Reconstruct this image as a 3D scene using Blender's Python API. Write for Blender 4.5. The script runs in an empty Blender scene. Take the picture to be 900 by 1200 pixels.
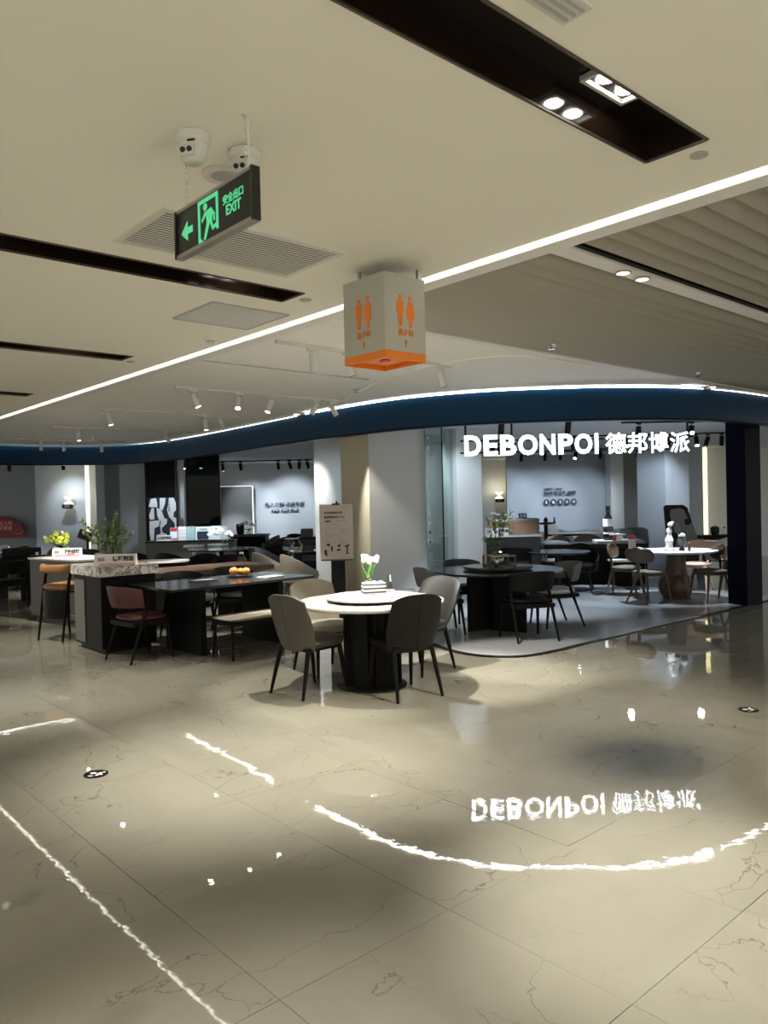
import bpy, bmesh, math, random
from mathutils import Vector, Matrix
rnd = random.Random(7)
R = math.radians
PI = math.pi
sc = bpy.context.scene
COL = sc.collection

# ---------------------------------------------------------------- camera, world, exposure
RIGHT,UP,BACK=((0.746329, -0.665163, -0.02347),(0.026858, -0.005136, 0.999626),(-0.665035, -0.746681, 0.014032))
cam_data = bpy.data.cameras.new('camera')
cam = bpy.data.objects.new('camera', cam_data); COL.objects.link(cam)
cam.matrix_world = Matrix(((RIGHT[0], UP[0], BACK[0], 0), (RIGHT[1], UP[1], BACK[1], 0),
                           (RIGHT[2], UP[2], BACK[2], 1.62), (0, 0, 0, 1)))
cam_data.sensor_fit = 'VERTICAL'; cam_data.sensor_height = 36; cam_data.lens = 27.252
cam_data.clip_start = .05; cam_data.clip_end = 200
sc.camera = cam
sc.view_settings.view_transform = 'Standard'; sc.view_settings.look = 'None'
sc.view_settings.gamma = 1; sc.view_settings.use_curve_mapping = False
sc.view_settings.exposure = 1.25
w = bpy.data.worlds.new('mall_world'); sc.world = w; w.use_nodes = True
bgn = w.node_tree.nodes['Background']
bgn.inputs['Color'].default_value = (1.0, .965, .83, 1); bgn.inputs['Strength'].default_value = .55
sc.cycles.max_bounces = 7; sc.cycles.diffuse_bounces = 4; sc.cycles.glossy_bounces = 4
sc.cycles.transmission_bounces = 6; sc.cycles.transparent_max_bounces = 8
sc.cycles.use_denoising = True; sc.cycles.sample_clamp_indirect = 4
sc.cycles.caustics_reflective = False; sc.cycles.caustics_refractive = False

# ---------------------------------------------------------------- materials
MATS = {}
def mat(name, col, rough=.5, metal=0, var=.12, scale=6, bump=0, bscale=60, emit=0.00, ecol=None, spec=.5, coat=0, trans=0, alpha=1, stretch=None):
    m = bpy.data.materials.new(name); m.use_nodes = True; MATS[name] = m
    nt = m.node_tree; b = nt.nodes['Principled BSDF']
    tc = nt.nodes.new('ShaderNodeTexCoord'); mp = nt.nodes.new('ShaderNodeMapping')
    nt.links.new(tc.outputs['Object'], mp.inputs['Vector'])
    if stretch: mp.inputs['Scale'].default_value = stretch
    nz = nt.nodes.new('ShaderNodeTexNoise'); nz.inputs['Scale'].default_value = scale; nz.inputs['Detail'].default_value = 4
    nt.links.new(mp.outputs[0], nz.inputs['Vector'])
    mx = nt.nodes.new('ShaderNodeMix'); mx.data_type = 'RGBA'
    mx.inputs[6].default_value = tuple(c*(1-var) for c in col)+(1,); mx.inputs[7].default_value = tuple(min(1, c*(1+var)) for c in col)+(1,)
    nt.links.new(nz.outputs['Fac'], mx.inputs[0]); nt.links.new(mx.outputs[2], b.inputs['Base Color'])
    b.inputs['Roughness'].default_value = rough; b.inputs['Metallic'].default_value = metal
    b.inputs['Specular IOR Level'].default_value = spec; b.inputs['Coat Weight'].default_value = coat
    b.inputs['Transmission Weight'].default_value = trans; b.inputs['Alpha'].default_value = alpha
    if emit:
        b.inputs['Emission Color'].default_value = (ecol or col)+(1,); b.inputs['Emission Strength'].default_value = emit
    if bump:
        n2 = nt.nodes.new('ShaderNodeTexNoise'); n2.inputs['Scale'].default_value = bscale; n2.inputs['Detail'].default_value = 3
        nt.links.new(tc.outputs['Object'], n2.inputs['Vector'])
        bp = nt.nodes.new('ShaderNodeBump'); bp.inputs['Strength'].default_value = bump; bp.inputs['Distance'].default_value = .01
        nt.links.new(n2.outputs['Fac'], bp.inputs['Height']); nt.links.new(bp.outputs[0], b.inputs['Normal'])
    return m

def stone(name, base, vein, rough, vscale=1.6, width=.02, amount=.8, mottle=.12, jitter=False, wig=0, pale=None, spec=.5, cover=(.44, .62)):
    """polished stone: mottled base with thin ridged veins"""
    m = bpy.data.materials.new(name); m.use_nodes = True; MATS[name] = m
    nt = m.node_tree; N = nt.nodes; L = nt.links; b = N['Principled BSDF']
    tc = N.new('ShaderNodeTexCoord'); vec = tc.outputs['Object']
    if jitter:
        oi = N.new('ShaderNodeObjectInfo'); ad = N.new('ShaderNodeVectorMath'); ad.operation = 'MULTIPLY_ADD'
        cx = N.new('ShaderNodeCombineXYZ')
        L.new(oi.outputs['Random'], cx.inputs[0]); L.new(oi.outputs['Random'], cx.inputs[1]); L.new(oi.outputs['Random'], cx.inputs[2])
        ad.inputs[1].default_value = (37, 53, 71); L.new(cx.outputs[0], ad.inputs[0]); L.new(vec, ad.inputs[2]); vec2 = ad.outputs[0]
    else: vec2 = vec
    wrp = N.new('ShaderNodeTexNoise'); wrp.inputs['Scale'].default_value = vscale*2.2; wrp.inputs['Detail'].default_value = 6
    L.new(vec2, wrp.inputs['Vector'])
    mp = N.new('ShaderNodeMapping'); mp.inputs['Rotation'].default_value = (0, 0, R(35)); mp.inputs['Scale'].default_value = (.55, 1.5, 1)
    L.new(vec2, mp.inputs['Vector'])
    va = N.new('ShaderNodeVectorMath'); va.operation = 'MULTIPLY_ADD'; va.inputs[1].default_value = (.5, .5, .5)
    L.new(wrp.outputs['Color'], va.inputs[0]); L.new(mp.outputs[0], va.inputs[2])
    vo = N.new('ShaderNodeTexVoronoi'); vo.feature = 'DISTANCE_TO_EDGE'; vo.inputs['Scale'].default_value = vscale
    L.new(va.outputs[0], vo.inputs['Vector'])
    mr = N.new('ShaderNodeMapRange'); mr.inputs['From Min'].default_value = 0; mr.inputs['From Max'].default_value = width
    mr.inputs['To Min'].default_value = 1; mr.inputs['To Max'].default_value = 0; L.new(vo.outputs['Distance'], mr.inputs['Value'])
    br = N.new('ShaderNodeTexNoise'); br.inputs['Scale'].default_value = vscale*1.3; br.inputs['Detail'].default_value = 2; L.new(vec2, br.inputs['Vector'])
    r2 = N.new('ShaderNodeMapRange'); r2.inputs['From Min'].default_value = cover[0]; r2.inputs['From Max'].default_value = cover[1]
    r2.inputs['To Max'].default_value = amount; L.new(br.outputs['Fac'], r2.inputs['Value'])
    mu = N.new('ShaderNodeMath'); mu.operation = 'MULTIPLY'; L.new(mr.outputs[0], mu.inputs[0]); L.new(r2.outputs[0], mu.inputs[1])
    cl = N.new('ShaderNodeTexNoise'); cl.inputs['Scale'].default_value = vscale*1.7; cl.inputs['Detail'].default_value = 5; L.new(va.outputs[0], cl.inputs['Vector'])
    bm_ = N.new('ShaderNodeMix'); bm_.data_type = 'RGBA'
    bm_.inputs[6].default_value = tuple(c*(1-mottle) for c in base)+(1,)
    bm_.inputs[7].default_value = (pale or tuple(min(1, c*(1+mottle)) for c in base))+(1,)
    L.new(cl.outputs['Fac'], bm_.inputs[0])
    vm = N.new('ShaderNodeMix'); vm.data_type = 'RGBA'; vm.inputs[7].default_value = vein+(1,)
    L.new(bm_.outputs[2], vm.inputs[6]); L.new(mu.outputs[0], vm.inputs[0]); L.new(vm.outputs[2], b.inputs['Base Color'])
    b.inputs['Roughness'].default_value = rough; b.inputs['Specular IOR Level'].default_value = spec
    if wig:
        n2 = N.new('ShaderNodeTexNoise'); n2.inputs['Scale'].default_value = 5.0; n2.inputs['Detail'].default_value = 5; L.new(vec2, n2.inputs['Vector'])
        bp = N.new('ShaderNodeBump'); bp.inputs['Strength'].default_value = 1; bp.inputs['Distance'].default_value = wig
        L.new(n2.outputs['Fac'], bp.inputs['Height']); L.new(bp.outputs[0], b.inputs['Normal'])
    return m

def glass(name, tint, alpha, rough=.02, ior=1.5):
    """thin sheet glass: mostly see-through with a fresnel mirror on top"""
    m = bpy.data.materials.new(name); m.use_nodes = True; MATS[name] = m
    nt = m.node_tree; N = nt.nodes; L = nt.links; N.remove(N['Principled BSDF']); out = N['Material Output']
    tr = N.new('ShaderNodeBsdfTransparent'); tr.inputs[0].default_value = tint+(1,)
    gl = N.new('ShaderNodeBsdfGlossy'); gl.inputs['Roughness'].default_value = rough
    nz = N.new('ShaderNodeTexNoise'); nz.inputs['Scale'].default_value = 3
    fr = N.new('ShaderNodeFresnel'); fr.inputs['IOR'].default_value = ior
    ad = N.new('ShaderNodeMath'); ad.operation = 'ADD'; ad.inputs[1].default_value = alpha; L.new(fr.outputs[0], ad.inputs[0])
    mx = N.new('ShaderNodeMixShader'); ge = N.new('ShaderNodeNewGeometry'); iv = N.new('ShaderNodeMath'); iv.operation = 'SUBTRACT'; iv.inputs[0].default_value = 1
    ml = N.new('ShaderNodeMath'); ml.operation = 'MULTIPLY'; L.new(ge.outputs['Backfacing'], iv.inputs[1]); L.new(ad.outputs[0], ml.inputs[0]); L.new(iv.outputs[0], ml.inputs[1])
    L.new(ml.outputs[0], mx.inputs[0]); L.new(tr.outputs[0], mx.inputs[1]); L.new(gl.outputs[0], mx.inputs[2])
    cr = N.new('ShaderNodeMix'); cr.data_type = 'RGBA'; cr.inputs[6].default_value = (.85, .9, .88, 1); cr.inputs[7].default_value = (.95, 1, .98, 1)
    L.new(nz.outputs['Fac'], cr.inputs[0]); L.new(cr.outputs[2], gl.inputs['Color'])
    L.new(mx.outputs[0], out.inputs['Surface'])
    return m

stone('floor_stone', (.235, .222, .178), (.075, .06, .046), .004, vscale=1.5, width=.006, amount=.75, mottle=.14, jitter=True, spec=1.0, wig=.0006, cover=(.40, .58))
mat('grout', (.12, .10, .08), .8)
stone('white_marble', (.66, .64, .60), (.38, .35, .32), .18, vscale=2.2, width=.06, amount=.5, mottle=.10, pale=(.78, .76, .72))
stone('dark_stone', (0.018, 0.0192, 0.0216), (.06, .06, .06), .16, vscale=2.5, width=.03, amount=.3, spec=.35)
stone('terrazzo', (.62, .58, .54), (.035, .018, .018), .3, vscale=11, width=.30, amount=1.0, mottle=.3, cover=(.46, .54))
mat('store_floor', (.27, .28, .29), .18, var=.06, scale=1.2)
mat('ceiling_paint', (.88, .855, .775), .85, var=.015, scale=.5)
mat('ceiling_white', (.90, .89, .86), .85, var=.015, scale=.5)
mat('store_ceiling', (.62, .66, .70), .9, var=.02)
mat('slat_paint', (.36, .34, .29), .7, var=.06, scale=2, stretch=(.2, 3, 3))
mat('trim_white', (.82, .81, .80), .6, var=.03)
mat('slot_bronze', (0.0154, 0.0088, 0.0055), .09, var=.3, scale=2, spec=.7)
mat('slot_edge', (.09, .07, .055), .4, metal=.6)
mat('fascia_blue', (.004, .031, .076), .35, var=.08, scale=1, spec=.15)
mat('column_navy', (.001, .002, .010), .35, var=.15, scale=1.5, spec=.06)
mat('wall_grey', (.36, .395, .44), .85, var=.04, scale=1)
mat('wall_dim', (.31, .33, .36), .85, var=.04, scale=1)  # darker version of the wall grey, weaker light put into the colour
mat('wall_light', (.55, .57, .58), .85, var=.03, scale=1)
mat('pillar_paint', (.50, .50, .50), .8, var=.03, scale=1)
mat('pillar_warm_lit', (.42, .39, .30), .8, var=.03, scale=1)  # pillar paint tinted beige, warm concourse light put into the colour
mat('panel_grey', (0.12, 0.12, 0.114), .6, var=.05)
mat('black_metal', (.012, .012, .013), .35, spec=.10, var=.2)
mat('black_wood', (0.00441, 0.00378, 0.003465), .5, spec=.10, var=.3, scale=20, stretch=(1, 1, .1))
mat('dark_panel', (0.0048, 0.00504, 0.00528), .5, spec=.10, var=.25, scale=4)
mat('navy_cabinet', (.012, .015, .024), .4, var=.15)
mat('taupe_leather', (0.05999, 0.05221, 0.0411), .5, var=.1, bump=.12, bscale=160)
mat('beige_leather', (0.36, 0.3276, 0.2664), .5, var=.07, bump=.1, bscale=160)
mat('charcoal_leather', (0.011, 0.0096, 0.0084), .5, spec=.10, var=.15, bump=.12, bscale=160)
mat('grey_leather', (0.00825, 0.008046, 0.007428), .5, var=.1, bump=.12, bscale=160)
mat('red_leather', (0.06, 0.0105, 0.009), .42, var=.15, bump=.12, bscale=150)
mat('tan_leather', (0.3, 0.1387, 0.045), .42, var=.12, bump=.12, bscale=150)
mat('black_leather', (0.007, 0.007, 0.0075), .45, spec=.10, var=.2, bump=.12, bscale=150)
mat('pale_fabric', (.60, .62, .63), .8, var=.06, bump=.15, bscale=260)
mat('mid_fabric', (0.1296, 0.1368, 0.1392), .8, var=.06, bump=.15, bscale=260)
mat('brown_wood', (0.07, 0.042, 0.0245), .45, var=.3, scale=10, stretch=(6, 6, .6))
mat('walnut_wood', (0.102, 0.057, 0.033), .4, var=.35, scale=10, stretch=(.6, 8, 8))
mat('olive_fabric', (0.084, 0.0672, 0.0462), .8, var=.1, bump=.15, bscale=220)
mat('pink_tan_leather', (.58, .40, .31), .5, var=.06, bump=.1, bscale=160)
mat('white_gloss', (.80, .80, .79), .25, var=.02)
mat('white_plastic', (.68, .67, .62), .45, var=.02)
mat('white_metal', (.62, .62, .60), .4, var=.03)
mat('paper_white', (.78, .77, .75), .7, var=.02)
mat('poster_paper', (.50, .45, .41), .7, var=.03)
mat('print_black', (.015, .015, .016), .6, var=.1)
mat('print_navy', (.012, .025, .05), .6, var=.1)
mat('print_red', (.50, .04, .06), .6, var=.05)
mat('print_pink', (.75, .38, .40), .6, var=.05)
mat('print_teal', (.35, .52, .50), .6, var=.05)
mat('print_white', (.80, .82, .84), .6, var=.03)
mat('print_grey', (.33, .33, .33), .6, var=.03)
mat('sign_red', (.20, .006, .014), .5, var=.1)
mat('sign_blue', (.03, .04, .30), .5, var=.1)
mat('orange_paint', (.85, .22, .01), .5, var=.05)
mat('box_grey', (.46, .45, .40), .6, var=.03)
mat('letter_glow', (.85, .92, 1.0), .4, emit=2.20, ecol=(.86, .93, 1.0))
mat('letter_side', (.30, .32, .36), .5)
mat('exit_green', (.04, .40, .18), .5, emit=.21, ecol=(.16, .95, .42))
mat('exit_black', (.012, .015, .012), .35, var=.1)
mat('aluminium', (.45, .45, .44), .3, metal=.9, var=.05)
mat('chrome', (.75, .75, .75), .12, metal=1, var=.03)
mat('led_warm', (1, .95, .80), .5, emit=2.6, ecol=(1.0, .95, .82))
mat('led_dim', (1, .98, .92), .5, emit=.30, ecol=(1.0, .97, .88))
mat('led_cove', (1, .97, .88), .5, emit=10, ecol=(1.0, .97, .90))
mat('led_left', (1, .97, .88), .5, emit=7, ecol=(1.0, .97, .90))
mat('led_yellow', (1, .92, .55), .5, emit=0.72, ecol=(1.0, .90, .48))
mat('led_pale', (1, .98, .88), .5, emit=0.45, ecol=(1.0, .97, .80))
mat('lamp_glow', (1, .97, .9), .5, emit=12.10, ecol=(1.0, .96, .88))
mat('lamp_soft', (1, .97, .9), .5, emit=1.38, ecol=(1.0, .95, .80))
mat('lamp_off', (.25, .25, .24), .2, var=.05)
mat('lamp_cool', (1, 1, 1), .5, emit=7.70, ecol=(.9, .95, 1.0))
mat('sconce_glow', (1, .93, .7), .5, emit=1.65, ecol=(1.0, .92, .62))
mat('petal_white', (.90, .89, .84), .6, var=.05)
mat('petal_yellow', (.75, .80, .12), .6, var=.15)
mat('leaf_green', (.10, .22, .05), .5, var=.3, scale=20)
mat('leaf_dark', (.04, .10, .04), .5, var=.3, scale=20)
mat('leaf_pale', (.28, .38, .14), .5, var=.3, scale=20)
mat('stem_green', (.12, .25, .06), .5)
mat('stem_brown', (.10, .07, .04), .7)
mat('fruit_orange', (.75, .28, .06), .35, var=.25, scale=12)
mat('bottle_black', (.008, .008, .010), .12)
mat('cork_beige', (.42, .33, .24), .8)
mat('rust_brown', (0.096, 0.06, 0.042), .6)
mat('shade_ring', (.40, .40, .38), .4, var=.05)
glass('clear_glass', (.93, .96, .95), .04)
glass('green_glass', (.80, .86, .83), .02)
glass('smoke_glass', (.16, .19, .20), .0, .02, 1.2)
glass('table_glass', (.72, .80, .82), .10)

# ---------------------------------------------------------------- mesh helpers
class MB:
    def __init__(s): s.bm = bmesh.new()
    def box(s, c, d, rz=0, rx=0, ry=0, bev=0, seg=2):
        M = Matrix.Translation(c) @ Matrix.Rotation(rz, 4, 'Z') @ Matrix.Rotation(ry, 4, 'Y') @ Matrix.Rotation(rx, 4, 'X') @ Matrix.Diagonal((d[0], d[1], d[2], 1))
        r = bmesh.ops.create_cube(s.bm, size=1, matrix=M)
        if bev:
            es = list({e for v in r['verts'] for e in v.link_edges})
            bmesh.ops.bevel(s.bm, geom=es, offset=bev, segments=seg, profile=.5, affect='EDGES')
        return s
    def ring(s, pts): return [s.bm.verts.new(p) for p in pts]
    def loft(s, rings, closed=True, cap=True):
        vs = [s.ring(r) for r in rings]; n = len(vs[0])
        for a, b in zip(vs, vs[1:]):
            for i in range(n if closed else n-1):
                j = (i+1) % n; s.bm.faces.new((a[i], a[j], b[j], b[i]))
        if cap:
            s.bm.faces.new(vs[0][::-1]); s.bm.faces.new(vs[-1])
        return s
    def tube(s, pts, r, n=10):
        pts = [Vector(p) for p in pts]; rs = r if isinstance(r, (list, tuple)) else [r]*len(pts)
        rings = []; up = None
        for i, p in enumerate(pts):
            t = (pts[min(i+1, len(pts)-1)]-pts[max(i-1, 0)]).normalized()
            if up is None: up = Vector((0, 0, 1)) if abs(t.z) < .9 else Vector((1, 0, 0))
            x = t.cross(up).normalized(); up = x.cross(t).normalized()
            rings.append([p+(x*math.cos(2*PI*k/n)+up*math.sin(2*PI*k/n))*rs[i] for k in range(n)])
        return s.loft(rings)
    def lathe(s, prof, c=(0, 0, 0), n=32, cap=True):
        return s.loft([[(c[0]+r*math.cos(2*PI*k/n), c[1]+r*math.sin(2*PI*k/n), c[2]+z) for k in range(n)] for r, z in prof], cap=cap)
    def prism(s, poly, z0, z1):
        return s.loft([[(x, y, z0) for x, y in poly], [(x, y, z1) for x, y in poly]])
    def slab(s, poly, M, t):
        """2-D outline (x right, y up) placed by matrix M with thickness t along local z"""
        return s.loft([[M @ Vector((x, y, 0)) for x, y in poly], [M @ Vector((x, y, t)) for x, y in poly]])
    def ball(s, c, r, sub=2, sc_=(1, 1, 1)):
        bmesh.ops.create_icosphere(s.bm, subdivisions=sub, radius=1, matrix=Matrix.Translation(c) @ Matrix.Diagonal((r*sc_[0], r*sc_[1], r*sc_[2], 1)))
        return s
    def shell(s, fn, nu, nv, t):
        """sheet fn(u,v), u,v in 0..1, given thickness t along its normal"""
        P_ = [[Vector(fn(i/nu, j/nv)) for i in range(nu+1)] for j in range(nv+1)]
        A, B = [], []
        for j in range(nv+1):
            ra, rb = [], []
            for i in range(nu+1):
                du = P_[j][min(i+1, nu)]-P_[j][max(i-1, 0)]; dv = P_[min(j+1, nv)][i]-P_[max(j-1, 0)][i]
                nrm = du.cross(dv).normalized()
                tt = t*(.55 if i in (0, nu) or j in (0, nv) else 1)
                ra.append(s.bm.verts.new(P_[j][i]+nrm*tt/2)); rb.append(s.bm.verts.new(P_[j][i]-nrm*tt/2))
            A.append(ra); B.append(rb)
        F = s.bm.faces.new
        for j in range(nv):
            for i in range(nu):
                F((A[j][i], A[j][i+1], A[j+1][i+1], A[j+1][i])); F((B[j][i], B[j+1][i], B[j+1][i+1], B[j][i+1]))
        for i in range(nu):
            F((A[0][i], B[0][i], B[0][i+1], A[0][i+1])); F((A[nv][i], A[nv][i+1], B[nv][i+1], B[nv][i]))
        for j in range(nv):
            F((A[j][0], A[j+1][0], B[j+1][0], B[j][0])); F((A[j][nu], B[j][nu], B[j+1][nu], A[j+1][nu]))
        return s
    def build(s, name, m, parent=None, smooth=35, loc=None, rz=None):
        bmesh.ops.recalc_face_normals(s.bm, faces=s.bm.faces[:])
        me = bpy.data.meshes.new(name); s.bm.to_mesh(me); s.bm.free()
        me.materials.append(MATS[m] if isinstance(m, str) else m)
        if smooth:
            for p in me.polygons: p.use_smooth = True
            me.set_sharp_from_angle(angle=R(smooth))
        o = bpy.data.objects.new(name, me); COL.objects.link(o)
        if parent: o.parent = parent
        if loc: o.location = loc
        if rz is not None: o.rotation_euler.z = rz
        return o

def tag(o, label, cat, group=None, kind=None):
    o['label'] = label; o['category'] = cat
    if group: o['group'] = group
    if kind: o['kind'] = kind
    return o
def thing(name, label, cat, loc=(0, 0, 0), rz=0, group=None, kind=None):
    o = bpy.data.objects.new(name, None); COL.objects.link(o)
    o.location = loc; o.rotation_euler = (0, 0, rz); o.empty_display_size = .1
    return tag(o, label, cat, group, kind)
KIDS = {}
def copy_tree(o, parent=None):
    c = o.copy(); COL.objects.link(c)
    if parent: c.parent = parent
    for ch in [x for x in bpy.data.objects if x.parent == o]: copy_tree(ch, c)
    return c
PROTO = {}
def place(key, maker, label, group, x, y, rz, z=0):
    """first use builds the thing, later ones copy it and each of its parts"""
    o = copy_tree(PROTO[key]) if key in PROTO else maker()
    PROTO.setdefault(key, o)
    o.location = (x, y, z); o.rotation_euler = (0, 0, rz); o['label'] = label
    if group: o['group'] = group
    elif 'group' in o: del o['group']
    return o
def facing(x, y, tx, ty):
    """rz that turns a thing's front (+Y) from (x,y) towards (tx,ty)"""
    return math.atan2(-(tx-x), ty-y)
def text_mesh(body, size, depth=.004, bold=0, align='CENTER', name='lettering', m='print_black', parent=None, space=1.0, mono=None):
    cu = bpy.data.curves.new('t', 'FONT'); cu.body = body; cu.size = size; cu.extrude = depth/2; cu.offset = bold
    cu.align_x = align; cu.align_y = 'CENTER'; cu.space_character = space; cu.resolution_u = 3
    t = bpy.data.objects.new('t', cu); COL.objects.link(t)
    dg = bpy.context.evaluated_depsgraph_get(); me = bpy.data.meshes.new_from_object(t.evaluated_get(dg))
    bpy.data.objects.remove(t); bpy.data.curves.remove(cu)
    me.name = name; me.materials.clear(); me.materials.append(MATS[m])
    o = bpy.data.objects.new(name, me); COL.objects.link(o)
    if parent: o.parent = parent
    return o
def upright(o, loc, rz):
    """stand a flat XY drawing up so that it reads from its -Y side"""
    o.location = loc; o.rotation_euler = (R(90), 0, rz); return o
WARMK, COOLK = 1.8, 2.2
def spot(name, loc, target, power, angle=60, blend=.6, col=(1, .95, .85), size=.03):
    l = bpy.data.lights.new(name, 'SPOT'); l.energy = power*(COOLK if col[2] >= 1 else WARMK); l.spot_size = R(angle); l.spot_blend = blend; l.color = col; l.shadow_soft_size = size
    o = bpy.data.objects.new(name, l); COL.objects.link(o); o.location = loc
    o.rotation_euler = (Vector(target)-Vector(loc)).to_track_quat('-Z', 'Y').to_euler(); return o
def smooth_path(pts, n=8):
    """Catmull-Rom through 2-D points"""
    out = []
    for i in range(len(pts)-1):
        p0, p1, p2, p3 = pts[max(i-1, 0)], pts[i], pts[i+1], pts[min(i+2, len(pts)-1)]
        for k in range(n):
            t = k/n
            out.append(tuple(.5*((2*p1[a])+(p2[a]-p0[a])*t+(2*p0[a]-5*p1[a]+4*p2[a]-p3[a])*t*t+(3*p1[a]-p0[a]-3*p2[a]+p3[a])*t**3) for a in (0, 1)))
    out.append(pts[-1]); return out
def offset_path(path, d):
    out = []
    for i, p in enumerate(path):
        a, b = path[max(i-1, 0)], path[min(i+1, len(path)-1)]
        tx, ty = b[0]-a[0], b[1]-a[1]; l = math.hypot(tx, ty) or 1
        out.append((p[0]-ty/l*d, p[1]+tx/l*d))
    return out
def ribbon(mb, path, d0, d1, z0, z1):
    """a band of given depth range and height range that follows a plan path"""
    A, B = offset_path(path, d0), offset_path(path, d1)
    mb.loft([[(a[0], a[1], z0), (a[0], a[1], z1), (b[0], b[1], z1), (b[0], b[1], z0)] for a, b in zip(A, B)]); return mb

# ================================================================ FLOOR
CZ = 2.98                      # mall ceiling height
CURB = smooth_path([(16, 4.83), (11.2, 4.82), (9.4, 4.88), (8.4, 4.90), (7.5, 4.90), (6.7, 4.89), (6.22, 5.0), (6.0, 5.36), (6.03, 5.78), (6.23, 6.35),
                    (6.5, 7.3), (6.72, 8.4), (6.85, 9.6), (7.0, 11.0), (7.15, 12.8), (7.15, 14.6), (7.0, 15.8), (6.4, 16.6), (5.4, 16.95), (4.2, 16.95), (-4, 16.9)], 5)
def in_poly(x, y, poly):
    c = False; j = len(poly)-1
    for i in range(len(poly)):
        a, b = poly[i], poly[j]
        if (a[1] > y) != (b[1] > y) and x < (b[0]-a[0])*(y-a[1])/(b[1]-a[1])+a[0]: c = not c
        j = i
    return c
STORE = CURB+[(-4, 30), (26, 30), (26, 4.83)]
floor = MB().box((8, 13, -.035), (36, 36, .05)).build('floor', 'grout', smooth=0)
tag(floor, 'polished beige stone tile floor of the mall concourse', 'floor', kind='structure')
def tile_mesh(w=.7985, t=.010, b=.0012):
    mb = MB(); h = w/2
    mb.loft([[(-h, -h, -t), (h, -h, -t), (h, h, -t), (-h, h, -t)], [(-h, -h, -b), (h, -h, -b), (h, h, -b), (-h, h, -b)],
             [(-h+b, -h+b, 0), (h-b, -h+b, 0), (h-b, h-b, 0), (-h+b, h-b, 0)]]); return mb
first = None; far = MB()
for i in range(-9, 22):
    for j in range(-4, 20):
        x, y = 1.387+.8*i+.4, 1.325+.8*j+.4
        if all(in_poly(x+a, y+b, STORE) for a in (-.4, .4) for b in (-.4, .4)): continue
        fx, fy = RIGHT[0]*x+RIGHT[1]*y, -(BACK[0]*x+BACK[1]*y)
        if fy > -.3 and fy < 11.3 and abs(fx) < .52*fy+1.2:
            if first is None: first = o = tile_mesh().build('floor_tile', 'floor_stone', floor, smooth=0)
            else: o = first.copy(); COL.objects.link(o)
            o.location = (x, y, rnd.uniform(-.0003, .0003)); q = rnd.randrange(4)*PI/2
            o.rotation_euler = (rnd.gauss(0, .0011), rnd.gauss(0, .0011), q)
        elif x < 17 and y < 17.4 and x > -6:
            h = .39925; far.loft([[(x-h, y-h, -.01), (x+h, y-h, -.01), (x+h, y+h, -.01), (x-h, y+h, -.01)], [(x-h, y-h, 0), (x+h, y-h, 0), (x+h, y+h, 0), (x-h, y+h, 0)]])
o = far.build('distant_floor_tiles', 'floor_stone', floor, smooth=0); o['kind'] = 'stuff'
sf = MB().prism(STORE, -.009, .002).build('floor_shop', 'store_floor', smooth=0)
tag(sf, 'smooth grey seamless floor inside the furniture shop', 'floor', kind='structure')
kb = ribbon(MB(), CURB, -.03, .03, -.008, .012).build('trim_1', 'black_metal', smooth=0)
tag(kb, 'thin black threshold strip curving along the shop floor edge', 'trim', kind='structure')
kb2 = ribbon(MB(), [(11.478,8.248), (12.484,8.297), (13.299,8.075)], -.03, .03, .003, .008).build('trim_2', 'black_metal', smooth=0)  # thin dark strip laid on the shop floor
tag(kb2, 'short black strip on the grey shop floor behind the brown chairs', 'trim', kind='structure')

# ================================================================ CEILINGS
def plate(x0, x1, y0, y1, holes, z0, z1, name, m):
    xs = sorted({x0, x1}|{v for h in holes for v in h[:2]}); ys = sorted({y0, y1}|{v for h in holes for v in h[2:]})
    mb = MB()
    for a, b in zip(xs, xs[1:]):
        for c, d in zip(ys, ys[1:]):
            mx, my = (a+b)/2, (c+d)/2
            if any(h[0] < mx < h[1] and h[2] < my < h[3] for h in holes): continue
            mb.box((mx, my, (z0+z1)/2), (b-a, d-c, z1-z0))
    bmesh.ops.remove_doubles(mb.bm, verts=mb.bm.verts[:], dist=1e-5)
    bad = {}
    for f in mb.bm.faces: bad.setdefault(frozenset(v.index for v in f.verts), []).append(f)
    mb.bm.verts.index_update(); dd = {}
    for f in mb.bm.faces: dd.setdefault(frozenset(v.index for v in f.verts), []).append(f)
    bmesh.ops.delete(mb.bm, geom=[f for g in dd.values() if len(g) > 1 for f in g], context='FACES')
    return mb.build(name, m, smooth=0)
UNSEEN_SLOT = (-4.0, 2.945, -1.27, -1.005)  # unseen slot added for lamps that bounce light onto the ceiling
SLOTS = [UNSEEN_SLOT, (-4.0, 2.945, 1.386, 1.648), (-3.0, 2.995, 4.085, 4.345), (-3.0, 2.995, 6.71, 6.965), (-3.0, 3.02, 9.53, 9.79)]
ce = plate(-7, 3.375, -4, 17.2, SLOTS, CZ, CZ+.06, 'ceiling', 'ceiling_paint')
tag(ce, 'smooth cream painted ceiling over the concourse', 'ceiling', kind='structure')
ce2 = MB().box((9.7, 11.2, CZ+.03), (12.5, 13.5, .06)).build('ceiling_display', 'ceiling_white', smooth=0)
tag(ce2, 'white ceiling above the display tables with track lights', 'ceiling', kind='structure')
gj = MB().box((4.55, 6.55, CZ-.004), (2.2, .02, .008)).build('trim_3', 'shade_ring', smooth=0)
tag(gj, 'thin joint line across the white track light ceiling', 'trim', kind='structure')
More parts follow.
